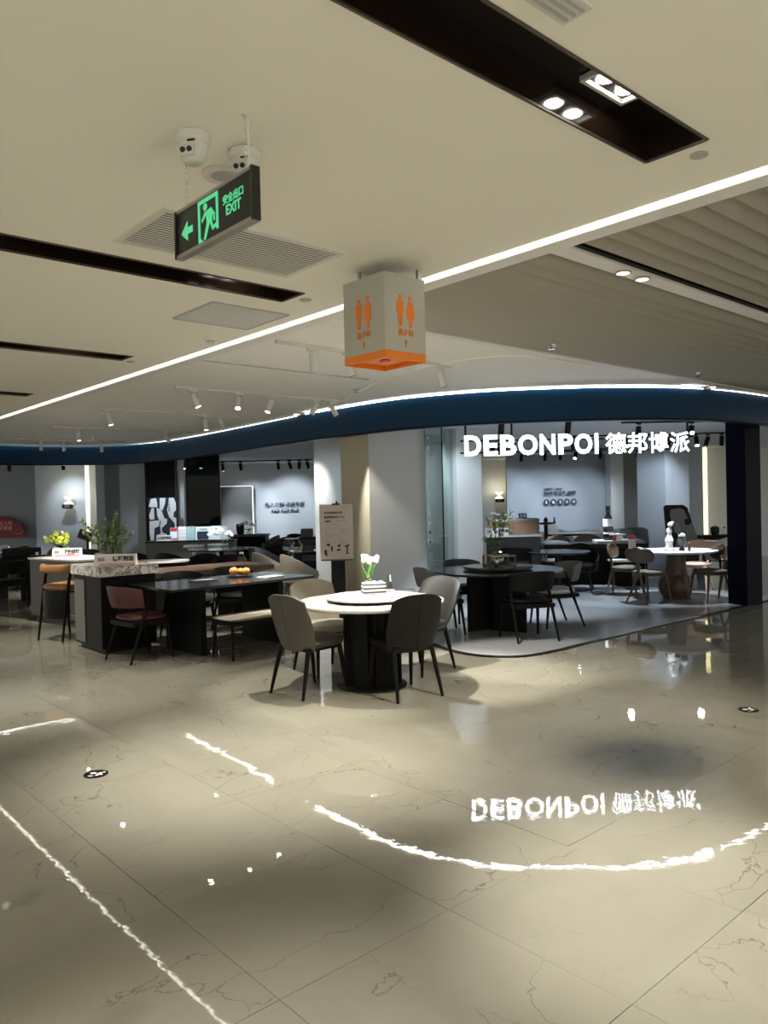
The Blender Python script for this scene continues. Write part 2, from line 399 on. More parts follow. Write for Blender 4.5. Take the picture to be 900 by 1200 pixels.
# LED line and the white band beside it
led = MB().box((3.395, 6.5, CZ-.0005), (.011, 21, .004)).build('led_line', 'led_warm', smooth=0)
tag(led, 'long straight white LED line along the cream ceiling edge', 'light')
bd = MB().box((3.472, 6.5, CZ-.001), (.128, 21, .05)).build('trim_4', 'trim_white', smooth=0)
tag(bd, 'white painted band running beside the straight LED line', 'trim', kind='structure')

def slot(n, s, lamps, label):
    x0, x1, y0, y1 = s; t = thing('ceiling_slot', label, 'ceiling slot', ((x0+x1)/2, (y0+y1)/2, CZ), 0, 'dark ceiling slots')
    L, W, D = x1-x0, y1-y0, .135; mb = MB(); cy_ = (y0+y1)/2
    mb.box((0, W/2-.004, D/2+.004), (L, .008, D)); mb.box((0, -W/2+.004, D/2+.004), (L, .008, D))
    mb.box((L/2-.004, 0, D/2+.004), (.008, W-.016, D)); mb.box((-L/2+.004, 0, D/2+.004), (.008, W-.016, D))
    mb.box((0, 0, D+.008), (L, W, .008)); mb.build('slot_liner', 'slot_bronze', t, smooth=0)
    e = MB()
    for sy in (-1, 1): e.box((0, sy*(W/2-.0015), -.002), (L, .010, .008))
    for sx in (-1, 1): e.box((sx*(L/2-.0015), 0, -.002), (.010, W-.013, .008))
    e.build('edge_trim', 'slot_edge', t, smooth=0)
    for lx, ly in lamps:
        f = MB()
        for sy in (-1, 1): f.box((lx-(x0+x1)/2, ly-cy_+sy*.055, D-.01), (.27, .014, .02))
        for sx in (-1, 1): f.box((lx-(x0+x1)/2+sx*.128, ly-cy_, D-.01), (.014, .096, .02))
        fr = f.build('lamp_frame', 'white_metal', t, smooth=0)
        MB().box((lx-(x0+x1)/2, ly-cy_, D), (.24, .096, .006)).build('lamp_backing', 'black_metal', fr, smooth=0)
        for dx in (-.062, .062):
            c = (lx-(x0+x1)/2+dx, ly-cy_, D-.006)
            MB().lathe([(.036, -.004), (.036, 0), (.03, .002)], c, 20).build('lamp_lens', 'lamp_glow', fr)
    return t
slot(0, UNSEEN_SLOT, [(2.53, -1.137), (.9, -1.137), (-.7, -1.137), (-2.3, -1.137)], 'added dark ceiling slot outside the picture, its lamps brightening the ceiling')
slot(1, SLOTS[1], [(2.53, 1.527), (.9, 1.527), (-.6, 1.527)], 'wide dark ceiling slot with two lit lamps at the top of the picture')
slot(2, SLOTS[2], [(2.60, 4.225), (1.0, 4.225), (-.6, 4.225)], 'dark ceiling slot running beside the square air grille')
slot(3, SLOTS[3], [(2.52, 6.85), (1.2, 6.85), (-.6, 6.85)], 'third dark ceiling slot, beyond the grille and access panel')
slot(4, SLOTS[4], [(2.6, 9.67)], 'short dark ceiling slot at the left edge, farthest of the row')

# slatted ceiling on the right
st = thing('slatted_ceiling', 'ceiling of overlapping taupe slats right of the LED line', 'ceiling', (0, 0, 0), 0, None, 'structure')
MB().box((10, 1.0, CZ+.10), (13, 7.2, .02)).build('ceiling_backing', 'panel_grey', st, smooth=0)
SLATP = [(-.066+.132*k/8, .022-.052*(k/8)**.5) for k in range(9)]+[(.066, .03), (-.066, .03)]
n = 0; fs = None; y = -2.0
while y < 4.36:
    if not (2.40 < y+.066 < 2.62):
        if fs is None:
            fs = o = MB().loft([[(x, a, b) for a, b in SLATP] for x in (-6.25, 6.25)]).build('slat', 'slat_paint', st, smooth=30)
        else: o = fs.copy(); COL.objects.link(o)
        o.location = (9.79, y+.066, CZ+.012)
    y += .132
MB().box((9.79, 2.522, CZ-.003), (12.5, .12, .016)).build('light_strip', 'trim_white', st, smooth=0)
MB().box((9.79, 4.42, CZ-.002), (12.5, .09, .04)).build('edge_band', 'trim_white', st, smooth=0)
MB().box((9.79, 2.44, CZ+.02), (12.5, .008, .02)).build('shadow_gap', 'black_metal', st, smooth=0)

# ================================================================ FASCIA
FPATH = smooth_path([(16, 4.42), (12.5, 4.44), (11.1, 4.47), (9.91, 4.56), (9.0, 4.86), (8.26, 5.34), (7.58, 6.02), (7.19, 6.62), (6.94, 7.3), (6.86, 7.95), (6.87, 9.2),
                     (7.0, 10.8), (7.16, 12.7), (7.22, 14.5), (7.02, 15.8), (6.45, 16.65), (5.6, 17.0), (4.4, 17.0), (2, 16.95), (-4, 16.9)], 6)
fa = thing('trim_5', 'glossy dark blue curved fascia band above the shop front', 'fascia', (0, 0, 0), 0, None, 'structure')
ribbon(MB(), FPATH, -.10, .0, 2.56, 2.945).build('fascia_band', 'fascia_blue', fa)
ribbon(MB(), FPATH, -.11, .012, 2.545, 2.562).build('lower_lip', 'column_navy', fa)
cove = [p for p in FPATH if p[0] < 9.7 and p[1] < 9.6]
ribbon(MB(), cove, -.004, .012, 2.946, 2.952).build('cove_light', 'led_cove', fa)
dimc = [p for p in FPATH if p[1] >= 9.55]
ribbon(MB(), dimc, -.006, .006, 2.945, 2.953).build('cove_light', 'led_left', fa)
ribbon(MB(), dimc, .050, .062, 2.940, 2.979).build('cove_lip', 'ceiling_white', fa)
ribbon(MB(), [p for p in FPATH if p[0] >= 9.65 and p[1] < 6], -.006, .006, 2.947, 2.953).build('cove_light', 'led_left', fa)
ribbon(MB(), [p for p in FPATH if p[0] >= 9.65 and p[1] < 6], .050, .062, 2.940, 2.979).build('cove_lip', 'ceiling_white', fa)
ARC = smooth_path([(8.6, 4.47), (7.4, 4.50), (6.4, 4.55), (5.85, 4.70), (5.6, 5.3), (5.72, 6.3), (6.15, 7.3), (6.6, 8.3), (6.95, 9.7)], 6)
rim = [p for p in FPATH if 4.47 <= p[1] < 9.7 and p[0] < 9.4]
ap = MB().prism(ARC+[(p[0]+.05, p[1]+.05) for p in rim[::-1]], CZ-.012, CZ+.004).build('ceiling_bulkhead', 'ceiling_white', smooth=0)
tag(ap, 'curved white ceiling panel lit by the cove above the blue fascia', 'ceiling', kind='structure')
sc_poly = offset_path(FPATH, -.10)+[(-4, 30), (26, 30), (26, 4.6)]
ic = MB().prism(sc_poly, 2.76, 2.80).build('ceiling_shop', 'store_ceiling', smooth=0)
tag(ic, 'pale ceiling inside the furniture shop', 'ceiling', kind='structure')
cl = MB().prism([(11.23, 4.83), (11.52, 4.74), (11.62, 5.06), (11.30, 5.14)], .003, 2.76).build('pillar_entrance', 'column_navy', smooth=0)
tag(cl, 'dark navy square column at the right end of the shop front', 'column', kind='structure')

# ================================================================ WALLS
def wall(name, p, q, z0, z1, m, label, t=.12, cat='wall'):
    v = Vector((q[0]-p[0], q[1]-p[1])); n = Vector((v.y, -v.x)).normalized()*-t     # thickness away from the camera
    o = MB().prism([p, q, (q[0]+n.x, q[1]+n.y), (p[0]+n.x, p[1]+n.y)], z0, z1).build(name, m, smooth=0)
    return tag(o, label, cat, kind='structure')
T = 2.76
wall('wall_far_left', (1.980,25.289), (6.681,21.103), 0, T, 'wall_dim', 'dim grey wall behind the red car shaped sign')
wall('wall_sconce', (6.269,19.863), (7.237,19.000), 0, T, 'wall_grey', 'blue grey wall carrying the small up and down wall lamp', t=.3)
wall('wall_pilaster', (7.237,19.000), (7.378,18.875), 0, T, 'wall_light', 'narrow pale pilaster right of the vertical LED strip', t=.6, cat='pilaster')
wall('wall_recess_left', (7.948,20.510), (8.541,19.982), 0, T, 'wall_dim', 'shaded recess wall behind the leafy branches')
wall('pillar_left', (7.404,17.512), (7.878,17.091), 0, T, 'wall_grey', 'grey square pillar left of the black and white graphic panel', t=.7, cat='pillar')
wall('wall_back_left', (9.212,21.259), (13.228,17.682), 0, T, 'wall_light', 'spotlit back wall with the dark Chinese slogan')
wall('pillar_white', (7.785,10.477), (8.137,10.163), .003, T, 'wall_light', 'bright lit white pillar behind the poster stand', t=.4, cat='pillar')
pl = MB().prism([(7.04, 8.19), (8.15, 8.19), (8.15, 8.81), (7.04, 8.81)], .003, 2.759).build('pillar_front', 'pillar_paint', smooth=0)
tag(pl, 'broad pale grey pillar behind the marble round table', 'pillar', kind='structure')
bg = MB().box((7.034, 8.50, 1.38), (.012, .616, 2.75)).build('warm_lit_face', 'pillar_warm_lit', pl, smooth=0)  # thin sheet whose beige paints the warm light on the concourse side
p2 = MB().prism([(9.2, 8.55), (9.81, 8.55), (9.81, 8.86), (9.2, 8.86)], .003, 2.759).build('pillar_lit', 'wall_light', smooth=0)
tag(p2, 'spotlit white pillar right of the glass partition', 'pillar', kind='structure')
wall('wall_recess_right', (17.385,15.319), (18.066,14.713), 0, T, 'wall_light', 'pale wall strip carrying the small distant wall lamp')
wall('wall_slogan_right', (16.460,13.464), (18.601,11.557), 0, T, 'wall_grey', 'blue grey back wall with round black icons')
wall('wall_pilaster_right', (18.036,11.257), (18.288,11.033), 0, T, 'wall_light', 'pale pilaster beside the icon wall', t=.5, cat='pilaster')
wall('wall_niche_right', (19.239,11.659), (19.787,11.171), 0, T, 'wall_dim', 'dark narrow niche left of the right hand pillar')
p3 = MB().prism([(14.99, 8.08), (16.0, 8.08), (16.0, 8.72), (14.99, 8.72)], .003, 2.759).build('pillar_right', 'wall_grey', smooth=0)
tag(p3, 'blue grey pillar behind the white round table with brown chairs', 'pillar', kind='structure')
wall('wall_dark_right', (18.111,9.315), (18.486,8.981), 0, T, 'wall_grey', 'grey wall left of the vertical yellow light strip')
wall('wall_lit_right', (18.956,9.232), (21.153,7.275), 0, T, 'wall_light', 'brightly lit wall right of the vertical yellow light strip')
wall('wall_far_right', (22, 12), (22, -3), 0, 3.0, 'wall_dim', 'distant plain wall of the concourse beyond the navy column')
def strip(name, px, m, label, w=.09):
    o = MB().box((px[0], px[1], 1.4), (w, w, 2.7)).build(name, m, smooth=0); return tag(o, label, 'light')
strip('led_strip', (7.146,18.814), 'led_pale', 'vertical pale LED strip right of the grey wall lamp', .07)
strip('led_strip', (18.704,9.055), 'led_yellow', 'vertical yellow LED strip beside the navy column', .11)

# backlit grey panel on the far back wall
bp_ = thing('wall_panel', 'grey backlit wall panel left of the slogan', 'wall panel', (11.282,18.879, 0), R(-41.7))
MB().box((0, 0, 1.07), (.92, .08, 2.10)).build('panel_board', 'panel_grey', bp_, smooth=0)
e = MB(); e.box((0, .07, 2.125), (.94, .03, .03)); e.box((.475, .07, 1.07), (.03, .03, 2.1)); e.build('edge_light', 'led_dim', bp_, smooth=0)

wall('wall_glass_back', (8.9, 9.6), (10.1, 9.6), .003, T, 'wall_light', 'pale wall section seen through the greenish glass')
# dark glass partition
gp = thing('glass_partition', 'smoked glass partition in black frames above the sample boards', 'partition', (8.202,15.998, 0), R(-41.7))
for a, b, m in ((-.80, -.15, 'dark_panel'), (.10, .83, 'smoke_glass')):
    MB().box(((a+b)/2, 0, 1.38), (b-a, .012, 2.72)).build('pane', m, gp, smooth=0)
for a in (-.81, -.12, .10, .84): MB().box((a, 0, 1.38), (.03, .05, 2.74)).build('frame_post', 'black_metal', gp, smooth=0)
MB().box((-.01, .03, 1.38), (.10, .03, 2.7)).build('pale_reveal', 'wall_light', gp, smooth=0)
MB().box((.45, .06, 1.0), (.72, .03, 1.95)).build('backing_panel', 'dark_panel', gp, smooth=0)
# clear green glass partition with stickers
g2 = thing('glass_screen', 'greenish glass screen with small stickers between the pillars', 'partition', (8.04, 8.10, 0), math.atan2(.52, 1.16))
for a, b in ((.0, .74), (.752, 1.24)): MB().box(((a+b)/2, 0, 1.38), (b-a, .012, 2.74)).build('pane', 'green_glass', g2, smooth=0)
MB().box((.746, 0, 1.38), (.012, .02, 2.74)).build('joint', 'black_metal', g2, smooth=0)
for k, zz in enumerate((2.54, 2.40, 2.26, 2.12, 1.98, 1.84, 1.70, 1.56, 1.42, 1.28, 1.14, 1.0, .86)):
    s_ = MB()
    if k % 3 == 0: s_.box((.13, -.008, zz), (.055, .004, .04))
    elif k % 3 == 1: s_.lathe([(.028, 0), (.028, .004)], (0, 0, 0), 14)
    else: s_.box((.13, -.008, zz), (.045, .004, .045), ry=R(45))
    o = s_.build('sticker', 'print_black' if k > 9 else 'print_white', g2, smooth=0)
    if k % 3 == 1: o.location = (.13, -.007, zz); o.rotation_euler = (R(90), 0, 0)

# ================================================================ CEILING FITTINGS
# emergency exit sign
ex = thing('exit_sign', 'black hanging exit sign with green running man and arrow', 'exit sign', (1.475, 2.565, 2.60), 0)
MB().box((0, 0, .0925), (.022, .555, .165), bev=.002).build('sign_panel', 'exit_black', ex)
MB().box((0, 0, .004), (.03, .56, .016)).build('lower_rail', 'aluminium', ex, smooth=0)
MB().box((0, 0, .180), (.026, .56, .012)).build('upper_rail', 'aluminium', ex, smooth=0)
for s_ in (-1, 1): MB().box((0, s_*.281, .0925), (.034, .012, .185)).build('end_cap', 'exit_black', ex, smooth=0)
XM = Matrix(((0, 0, -1, -.0115), (-1, 0, 0, 0), (0, 1, 0, 0), (0, 0, 0, 1)))     # local x -> -Y, y -> up, on the face towards -X
def exslab(polys, name):
    mb = MB()
    for p in polys: mb.slab(p, XM, .002)
    return mb.build(name, 'exit_green', ex, smooth=0)
exslab([[(-.235, .085), (-.185, .125), (-.185, .10), (-.145, .10), (-.145, .075), (-.185, .075), (-.185, .05)]], 'arrow')
exslab([[(-.10, .012), (-.085, .012), (-.085, .155), (.035, .155), (.035, .035), (.05, .035), (.05, .17), (-.10, .17)], [(-.10, .012), (-.06, .012), (-.085, .03)], [(.05, .035), (.018, .05), (.035, .06)]], 'door_outline')
hd = [(-.045+.014*math.cos(k*PI/6), .138+.014*math.sin(k*PI/6)) for k in range(12)]
exslab([hd, [(-.04, .118), (.0, .125), (.012, .11), (.0, .07), (-.035, .07)], [(-.035, .112), (-.07, .085), (-.074, .095), (-.045, .122)], [(.0, .12), (.025, .098), (.024, .07), (.016, .07), (.014, .096), (-.002, .108)],
        [(-.035, .075), (-.01, .075), (-.03, .045), (-.045, .018), (-.06, .018), (-.05, .045)], [(-.015, .08), (.0, .08), (.012, .052), (.034, .06), (.034, .048), (.006, .038)]], 'running_man')
o = text_mesh('安全出口', .036, .002, .0006, name='lettering', m='exit_green', parent=ex)
o.matrix_local = Matrix(((0, 0, -1, -.0125), (-1, 0, 0, -.155), (0, 1, 0, .118), (0, 0, 0, 1)))
o = text_mesh('EXIT', .050, .002, .001, name='lettering', m='exit_green', parent=ex)
o.matrix_local = Matrix(((0, 0, -1, -.0125), (-1, 0, 0, -.155), (0, 1, 0, .078), (0, 0, 0, 1)))
def chain(y, z0, z1, name):
    mb = MB(); n = int((z1-z0)/.016)
    for k in range(n):
        z = z0+(k+.5)*(z1-z0)/n; pts = []
        for q in range(9):
            a = q*2*PI/8; u = .0042*math.cos(a); v = .0105*math.sin(a)
            pts.append((u if k % 2 else 0, y+(0 if k % 2 else u), z+v))
        mb.tube(pts, .0013, 5)
    return mb.build(name, 'chrome', ex)
chain(.205, .19, .38, 'chain'); chain(-.225, .19, .38, 'chain')
for yy in (.205, -.225): MB().lathe([(.011, .375), (.011, .380), (.004, .372)], (0, yy, 0), 12).build('ceiling_hook', 'white_metal', ex)
MB().tube([(.0, -.245, .19), (.0, -.245, .38)], .0035, 8).build('power_tube', 'white_plastic', ex)

# toilet direction cube
bx = thing('direction_box', 'grey hanging cube sign with orange toilet figures and orange base', 'sign', (3.065, 3.40, 2.425), 0)
W2, D2 = .318, .362
MB().box((0, 0, .262), (W2, D2, .436), bev=.002).build('body', 'box_grey', bx)
ob_ = MB()
for s_ in (-1, 1): ob_.box((s_*(W2/2-.006), 0, .022), (.012, D2, .044)); ob_.box((0, s_*(D2/2-.006), .022), (W2-.024, .012, .044))
ob_.build('base_band', 'orange_paint', bx, smooth=0)
MB().box((0, 0, .030), (W2-.024, D2-.024, .01)).build('base_plate', 'orange_paint', bx, smooth=0)
MB().lathe([(.035, .018), (.03, .026)], (0, 0, 0), 16).build('base_rosette', 'print_red', bx)
for a in (-.08, .08): MB().box((a, .12, .516), (.016, .016, .08)).build('hanger', 'aluminium', bx, smooth=0)
MB().box((.13, -.165, .505), (.03, .02, .06)).build('clip', 'aluminium', bx, smooth=0)
def toilet_face(M):
    def man(ox):
        return [[(ox+.013*math.cos(k*PI/6), .352+.014*math.sin(k*PI/6)) for k in range(12)],
                [(ox-.026, .332), (ox+.026, .332), (ox+.026, .262), (ox+.018, .262), (ox+.016, .225), (ox+.013, .19), (ox+.002, .19), (ox, .24), (ox-.002, .19), (ox-.013, .19), (ox-.016, .225), (ox-.018, .262), (ox-.026, .262)]]
    def lady(ox):
        return [[(ox+.013*math.cos(k*PI/6), .352+.014*math.sin(k*PI/6)) for k in range(12)],
                [(ox-.016, .332), (ox+.016, .332), (ox+.030, .275), (ox+.026, .235), (ox+.012, .222), (ox+.010, .185), (ox-.010, .185), (ox-.012, .222), (ox-.026, .235), (ox-.030, .275)]]
    mb = MB()
    for p in man(-.04)+lady(.04): mb.slab(p, M, .003)
    mb.build('toilet_figures', 'orange_paint', bx, smooth=0)
    mb = MB(); mb.slab([(-.012, .098), (.0, .116), (.012, .098), (.0, .108)], M, .003); mb.slab([(-.0025, .07), (.0025, .07), (.0025, .112), (-.0025, .112)], M, .003)
    mb.build('arrow', 'orange_paint', bx, smooth=0)
    o = text_mesh('洗手间', .04, .003, .0005, name='lettering', m='orange_paint', parent=bx)
    o.matrix_local = M @ Matrix.Translation((0, .150, .0015))
toilet_face(Matrix(((0, 0, -1, -W2/2-.0005), (-1, 0, 0, 0), (0, 1, 0, 0), (0, 0, 0, 1))))
toilet_face(Matrix(((1, 0, 0, 0), (0, 0, -1, -D2/2-.0005), (0, 1, 0, 0), (0, 0, 0, 1))))

# dome cameras and the round speaker between them
def dome_camera():
    t = thing('security_camera', '', 'camera')
    MB().lathe([(.062, -.002), (.064, -.02), (.058, -.034), (.05, -.036)], n=28).build('mount', 'white_plastic', t)
    MB().lathe([(.055, -.03), (.054, -.055), (.047, -.09), (.033, -.105), (.012, -.110)], n=28).build('housing', 'white_plastic', t)
    ey = MB().box((0, -.050, -.076), (.062, .012, .040), bev=.005).build('eye_plate', 'white_metal', t)
    for s_ in (-1, 1):
        MB().tube([(s_*.013, -.054, -.076), (s_*.013, -.060, -.077)], .010, 12).build('lens', 'print_black', ey)
    MB().box((.02, -.056, -.045), (.03, .004, .006)).build('label_bar', 'print_black', t, smooth=0)
    return t
place('dome', dome_camera, 'white dome camera above the left end of the exit sign', 'ceiling cameras', 1.405,2.583, R(-55), CZ)
place('dome', dome_camera, 'white dome camera behind the right chain of the exit sign', 'ceiling cameras', 1.626,2.584, R(-55), CZ)
sp = thing('ceiling_speaker', 'round white ceiling speaker half hidden by the exit sign', 'speaker', (1.668,2.810, CZ))
MB().lathe([(.088, -.001), (.088, -.010), (.072, -.016), (.066, -.010)], n=36).build('rim', 'white_plastic', sp)
MB().lathe([(.067, -.009), (.03, -.012), (.002, -.012)], n=36).build('mesh_cover', 'shade_ring', sp)

# square return air grille
gr = thing('air_grille', 'square white louvred air grille behind the exit sign', 'vent', (2.16, 3.565, CZ))
fr = MB()
for s_ in (-1, 1): fr.box((0, s_*.272, -.004), (1.06, .032, .012)); fr.box((s_*.514, 0, -.004), (.032, .512, .012))
fr.build('frame', 'white_plastic', gr, smooth=0)
MB().box((0, 0, -.0030), (1.0, .52, .002)).build('louvre_shade', 'black_wood', gr, smooth=0)  # black sheet stands in for the shade between the louvres
fs = None
for k in range(17):
    if fs is None: fs = o = MB().box((0, 0, 0), (.998, .017, .0018), rx=0).build('slat', 'white_plastic', gr, smooth=0)
    else: o = fs.copy(); COL.objects.link(o)
    o.location = (0, -.24+k*.03, -.0058)
MB().box((-.22, -.285, -.014), (.05, .035, .012), rz=R(30)).build('red_tag', 'print_red', gr, smooth=0)
ap_ = thing('access_panel', 'flat pale access panel in the ceiling beyond the dark slot', 'access panel', (2.93, 4.90, CZ))
MB().box((0, 0, -.003), (.60, .56, .008)).build('panel_plate', 'white_metal', ap_, smooth=0)
e = MB()
for s_ in (-1, 1): e.box((0, s_*.285, -.004), (.62, .012, .012)); e.box((s_*.306, 0, -.004), (.012, .56, .012))
e.build('frame', 'shade_ring', ap_, smooth=0)
sm = thing('smoke_detector', 'small white smoke detector below the access panel', 'smoke detector', (3.174,5.642, CZ))
MB().lathe([(.052, -.001), (.052, -.018), (.036, -.024)], n=28).build('base', 'white_plastic', sm)
MB().lathe([(.036, -.022), (.034, -.045), (.020, -.050)], n=28).build('sensor', 'white_plastic', sm)
MB().lathe([(.0365, -.030), (.0365, -.036)], n=28).build('slit', 'print_black', sm)
def cover(label, x, y, r):
    t = thing('round_cover', label, 'cover', (x, y, CZ), 0, 'round ceiling covers')
    MB().lathe([(r, -.001), (r, -.006), (r*.86, -.009)], n=28).build('rim', 'shade_ring', t)
    MB().lathe([(r*.86, -.007), (r*.3, -.0085)], n=28).build('disc', 'white_plastic', t)
cover('round white ceiling cover off the end of the nearest slot', 3.048,1.474, .036)
cover('round white ceiling cover off the end of the second slot', 3.094,4.213, .04)
cover('tiny round ceiling cover off the end of the third slot', 3.086,6.972, .035)
vt = thing('small_vent', 'small grey vent cut off by the top of the picture', 'vent', (1.798,1.261, CZ))
MB().box((0, 0, -.004), (.20, .10, .012)).build('frame', 'white_metal', vt, smooth=0)
for k in (-1, 0, 1): MB().box((0, k*.028, -.012), (.17, .010, .006)).build('slat', 'shade_ring', vt, smooth=0)
def sprinkler():
    t = thing('sprinkler', '', 'sprinkler')
    MB().lathe([(.045, -.001), (.043, -.010), (.016, -.016)], n=24).build('plate', 'chrome', t)
    MB().lathe([(.010, -.012), (.010, -.035)], n=10).build('stem', 'chrome', t)
    MB().lathe([(.030, -.036), (.030, -.040), (.006, -.042)], n=16).build('deflector', 'chrome', t)
    return t
place('sprk', sprinkler, 'chrome sprinkler above the letter N of the shop sign', 'ceiling sprinklers', 5.755,4.165, 0, CZ)
place('sprk', sprinkler, 'chrome sprinkler near the right end of the slatted ceiling', 'ceiling sprinklers', 8.485,4.157, 0, CZ)
place('sprk', sprinkler, 'dark sprinkler in the white ceiling below the cube sign', 'ceiling sprinklers', 6.012,7.208, 0, CZ)
def downlight():
    t = thing('downlight', '', 'light')
    MB().lathe([(.048, -.001), (.048, -.008), (.038, -.010)], n=24).build('ring', 'shade_ring', t)
    MB().lathe([(.038, -.0105), (.002, -.012)], n=24).build('lens', 'lamp_soft', t)
    return t
place('dl', downlight, 'lit round downlight on the white strip, left of two', 'downlights in the white strip', 4.22, 2.522, 0, CZ-.013)
place('dl', downlight, 'lit round downlight on the white strip, right of two', 'downlights in the white strip', 4.44, 2.522, 0, CZ-.013)

# white track lights
def rail(label, x0, x1, y, m='white_metal', z=CZ, grp='white light tracks'):
    o = MB().box(((x0+x1)/2, y, z-.014), (x1-x0, .034, .026)).build('track_rail', m, smooth=0)
    return tag(o, label, 'track', grp)
rail('white light track nearest the cube sign', 3.65, 5.75, 5.40)
rail('white light track running above the middle of the display ceiling', 4.1, 6.55, 8.10)
rail('white light track in the third row of the display ceiling', 4.15, 6.3, 10.4)
rail('short white light track in the fourth row, near the fascia', 4.4, 6.9, 13.0)
rail('short white light track in the farthest row', 4.6, 6.7, 15.5)
def track_head(tilt, yaw, lit, m='white_metal', L=.15, r=.034):
    t = thing('track_spotlight', '', 'spotlight')
    MB().box((0, 0, -.012), (.11, .034, .022)).build('adapter', m, t, smooth=0)
    MB().tube([(0, 0, -.02), (0, 0, -.062)], .007, 8).build('stem', m, t)
    d = Vector((math.sin(tilt)*math.cos(yaw), math.sin(tilt)*math.sin(yaw), -math.cos(tilt)))
    a = Vector((0, 0, -.06)); b = a+d*L
    MB().tube([a-d*.01, a, b-d*.004, b], [r*.9, r, r, r*.94], 18).build('barrel', m, t)
    MB().tube([b, b+d*.002], r*.84, 18).build('lens', 'lamp_glow' if lit else 'lamp_off', t)
    return t, d
ORD = ['first', 'second', 'third', 'fourth', 'fifth', 'sixth', 'seventh', 'eighth']
def head(x, y, tilt, yaw, lit, label, power=0, z=CZ, m='white_metal', grp='white track spotlights', angle=50, col=(1, .95, .84), L=.15, r=.034):
    t, d = track_head(R(tilt), R(yaw), lit, m, L, r); t.location = (x, y, z-.026); t['label'] = label; t['group'] = grp
    if power:
        p = Vector((x, y, z-.026-.06))+d*(L+.03)
        spot('spot_lamp', p, p+d, power, angle, .5, col)
head(4.03, 5.40, 2, 0, 0, 'white track spotlight hanging straight down left of the cube sign', 90)
head(4.42, 5.40, 15, -30, 0, 'white track spotlight peeping out behind the left edge of the cube sign', 190)
head(5.60, 5.40, 16, -40, 0, 'white track spotlight tilting out from behind the right edge of the cube sign', 110)
head(4.32, 8.10, 22, -20, 1, 'white tilted track spotlight at the left end of the second row', 85)
head(4.92, 8.10, 30, 230, 1, 'brightly shining white track spotlight aimed towards the camera', 40)
head(5.39, 8.10, 22, 170, 1, 'white track spotlight tilting left, third along the second row', 60)
head(6.08, 8.10, 28, 160, 0, 'left one of two crossed white spotlights by the cove light', 40)
head(6.32, 8.10, 30, -20, 0, 'right one of two crossed white spotlights by the cove light', 70)
head(4.26, 10.4, 14, -20, 1, 'white track spotlight at the left end of the third row', 85)
head(5.74, 10.4, 4, 0, 1, 'lit white track spotlight in the middle of the third row', 55)
head(5.98, 10.4, 32, -20, 0, 'tilted white track spotlight at the right end of the third row', 50)
head(4.81, 13.0, 5, 0, 1, 'lit white track spotlight, left one of the fourth row', 60)
head(5.04, 13.0, 14, 0, 0, 'white track spotlight, second of the fourth row', 60)
head(6.35, 13.0, 34, -20, 0, 'tilted white track spotlight close to the fascia in the fourth row', 0)
head(5.02, 15.5, 2, 0, 0, 'white track spotlight at the left end of the farthest row', 50)
head(5.45, 15.5, 2, 0, 0, 'white track spotlight in the middle of the farthest row', 50)
head(6.2, 15.5, 2, 0, 0, 'white track spotlight at the right end of the farthest row', 0)

# black track lights inside the shop
BZ = 2.76
def brail(label, p, q):
    v = Vector((q[0]-p[0], q[1]-p[1])); o = MB().box((0, 0, 0), (v.length, .034, .026)).build('track_rail', 'black_metal', smooth=0)
    o.location = ((p[0]+q[0])/2, (p[1]+q[1])/2, BZ-.014); o.rotation_euler.z = math.atan2(v.y, v.x)
    tag(o, label, 'track', 'black light tracks')
COOL = (.76, .88, 1.0)
def bhead(p, tilt, yaw, lit, label, power=0, angle=60, target=None):
    head(p[0], p[1], tilt, yaw, lit, label, 0, BZ, 'black_metal', 'black track spotlights', L=.17, r=.042)
    if tilt > 23: tilt += 27; power *= .17
    if power: spot('spot_lamp', (p[0], p[1], BZ-.28), target or (p[0]+math.cos(R(yaw))*math.tan(R(tilt))*3, p[1]+math.sin(R(yaw))*math.tan(R(tilt))*3, 0), power, angle, .7, COOL, .05)
brail('black light track over the right hand back wall', (15.144,12.226), (16.750,9.456))
brail('black light track over the brown chairs', (12.033,8.702), (14.537,6.472))
brail('black light track over the left hand back wall', (10.202,17.966), (12.079,16.295))
brail('black light track near the grey wall lamp', (5.361,19.198), (6.906,17.821))
brail('black light track seen past the lit white pillar', (12.173,10.586), (12.699,10.118))
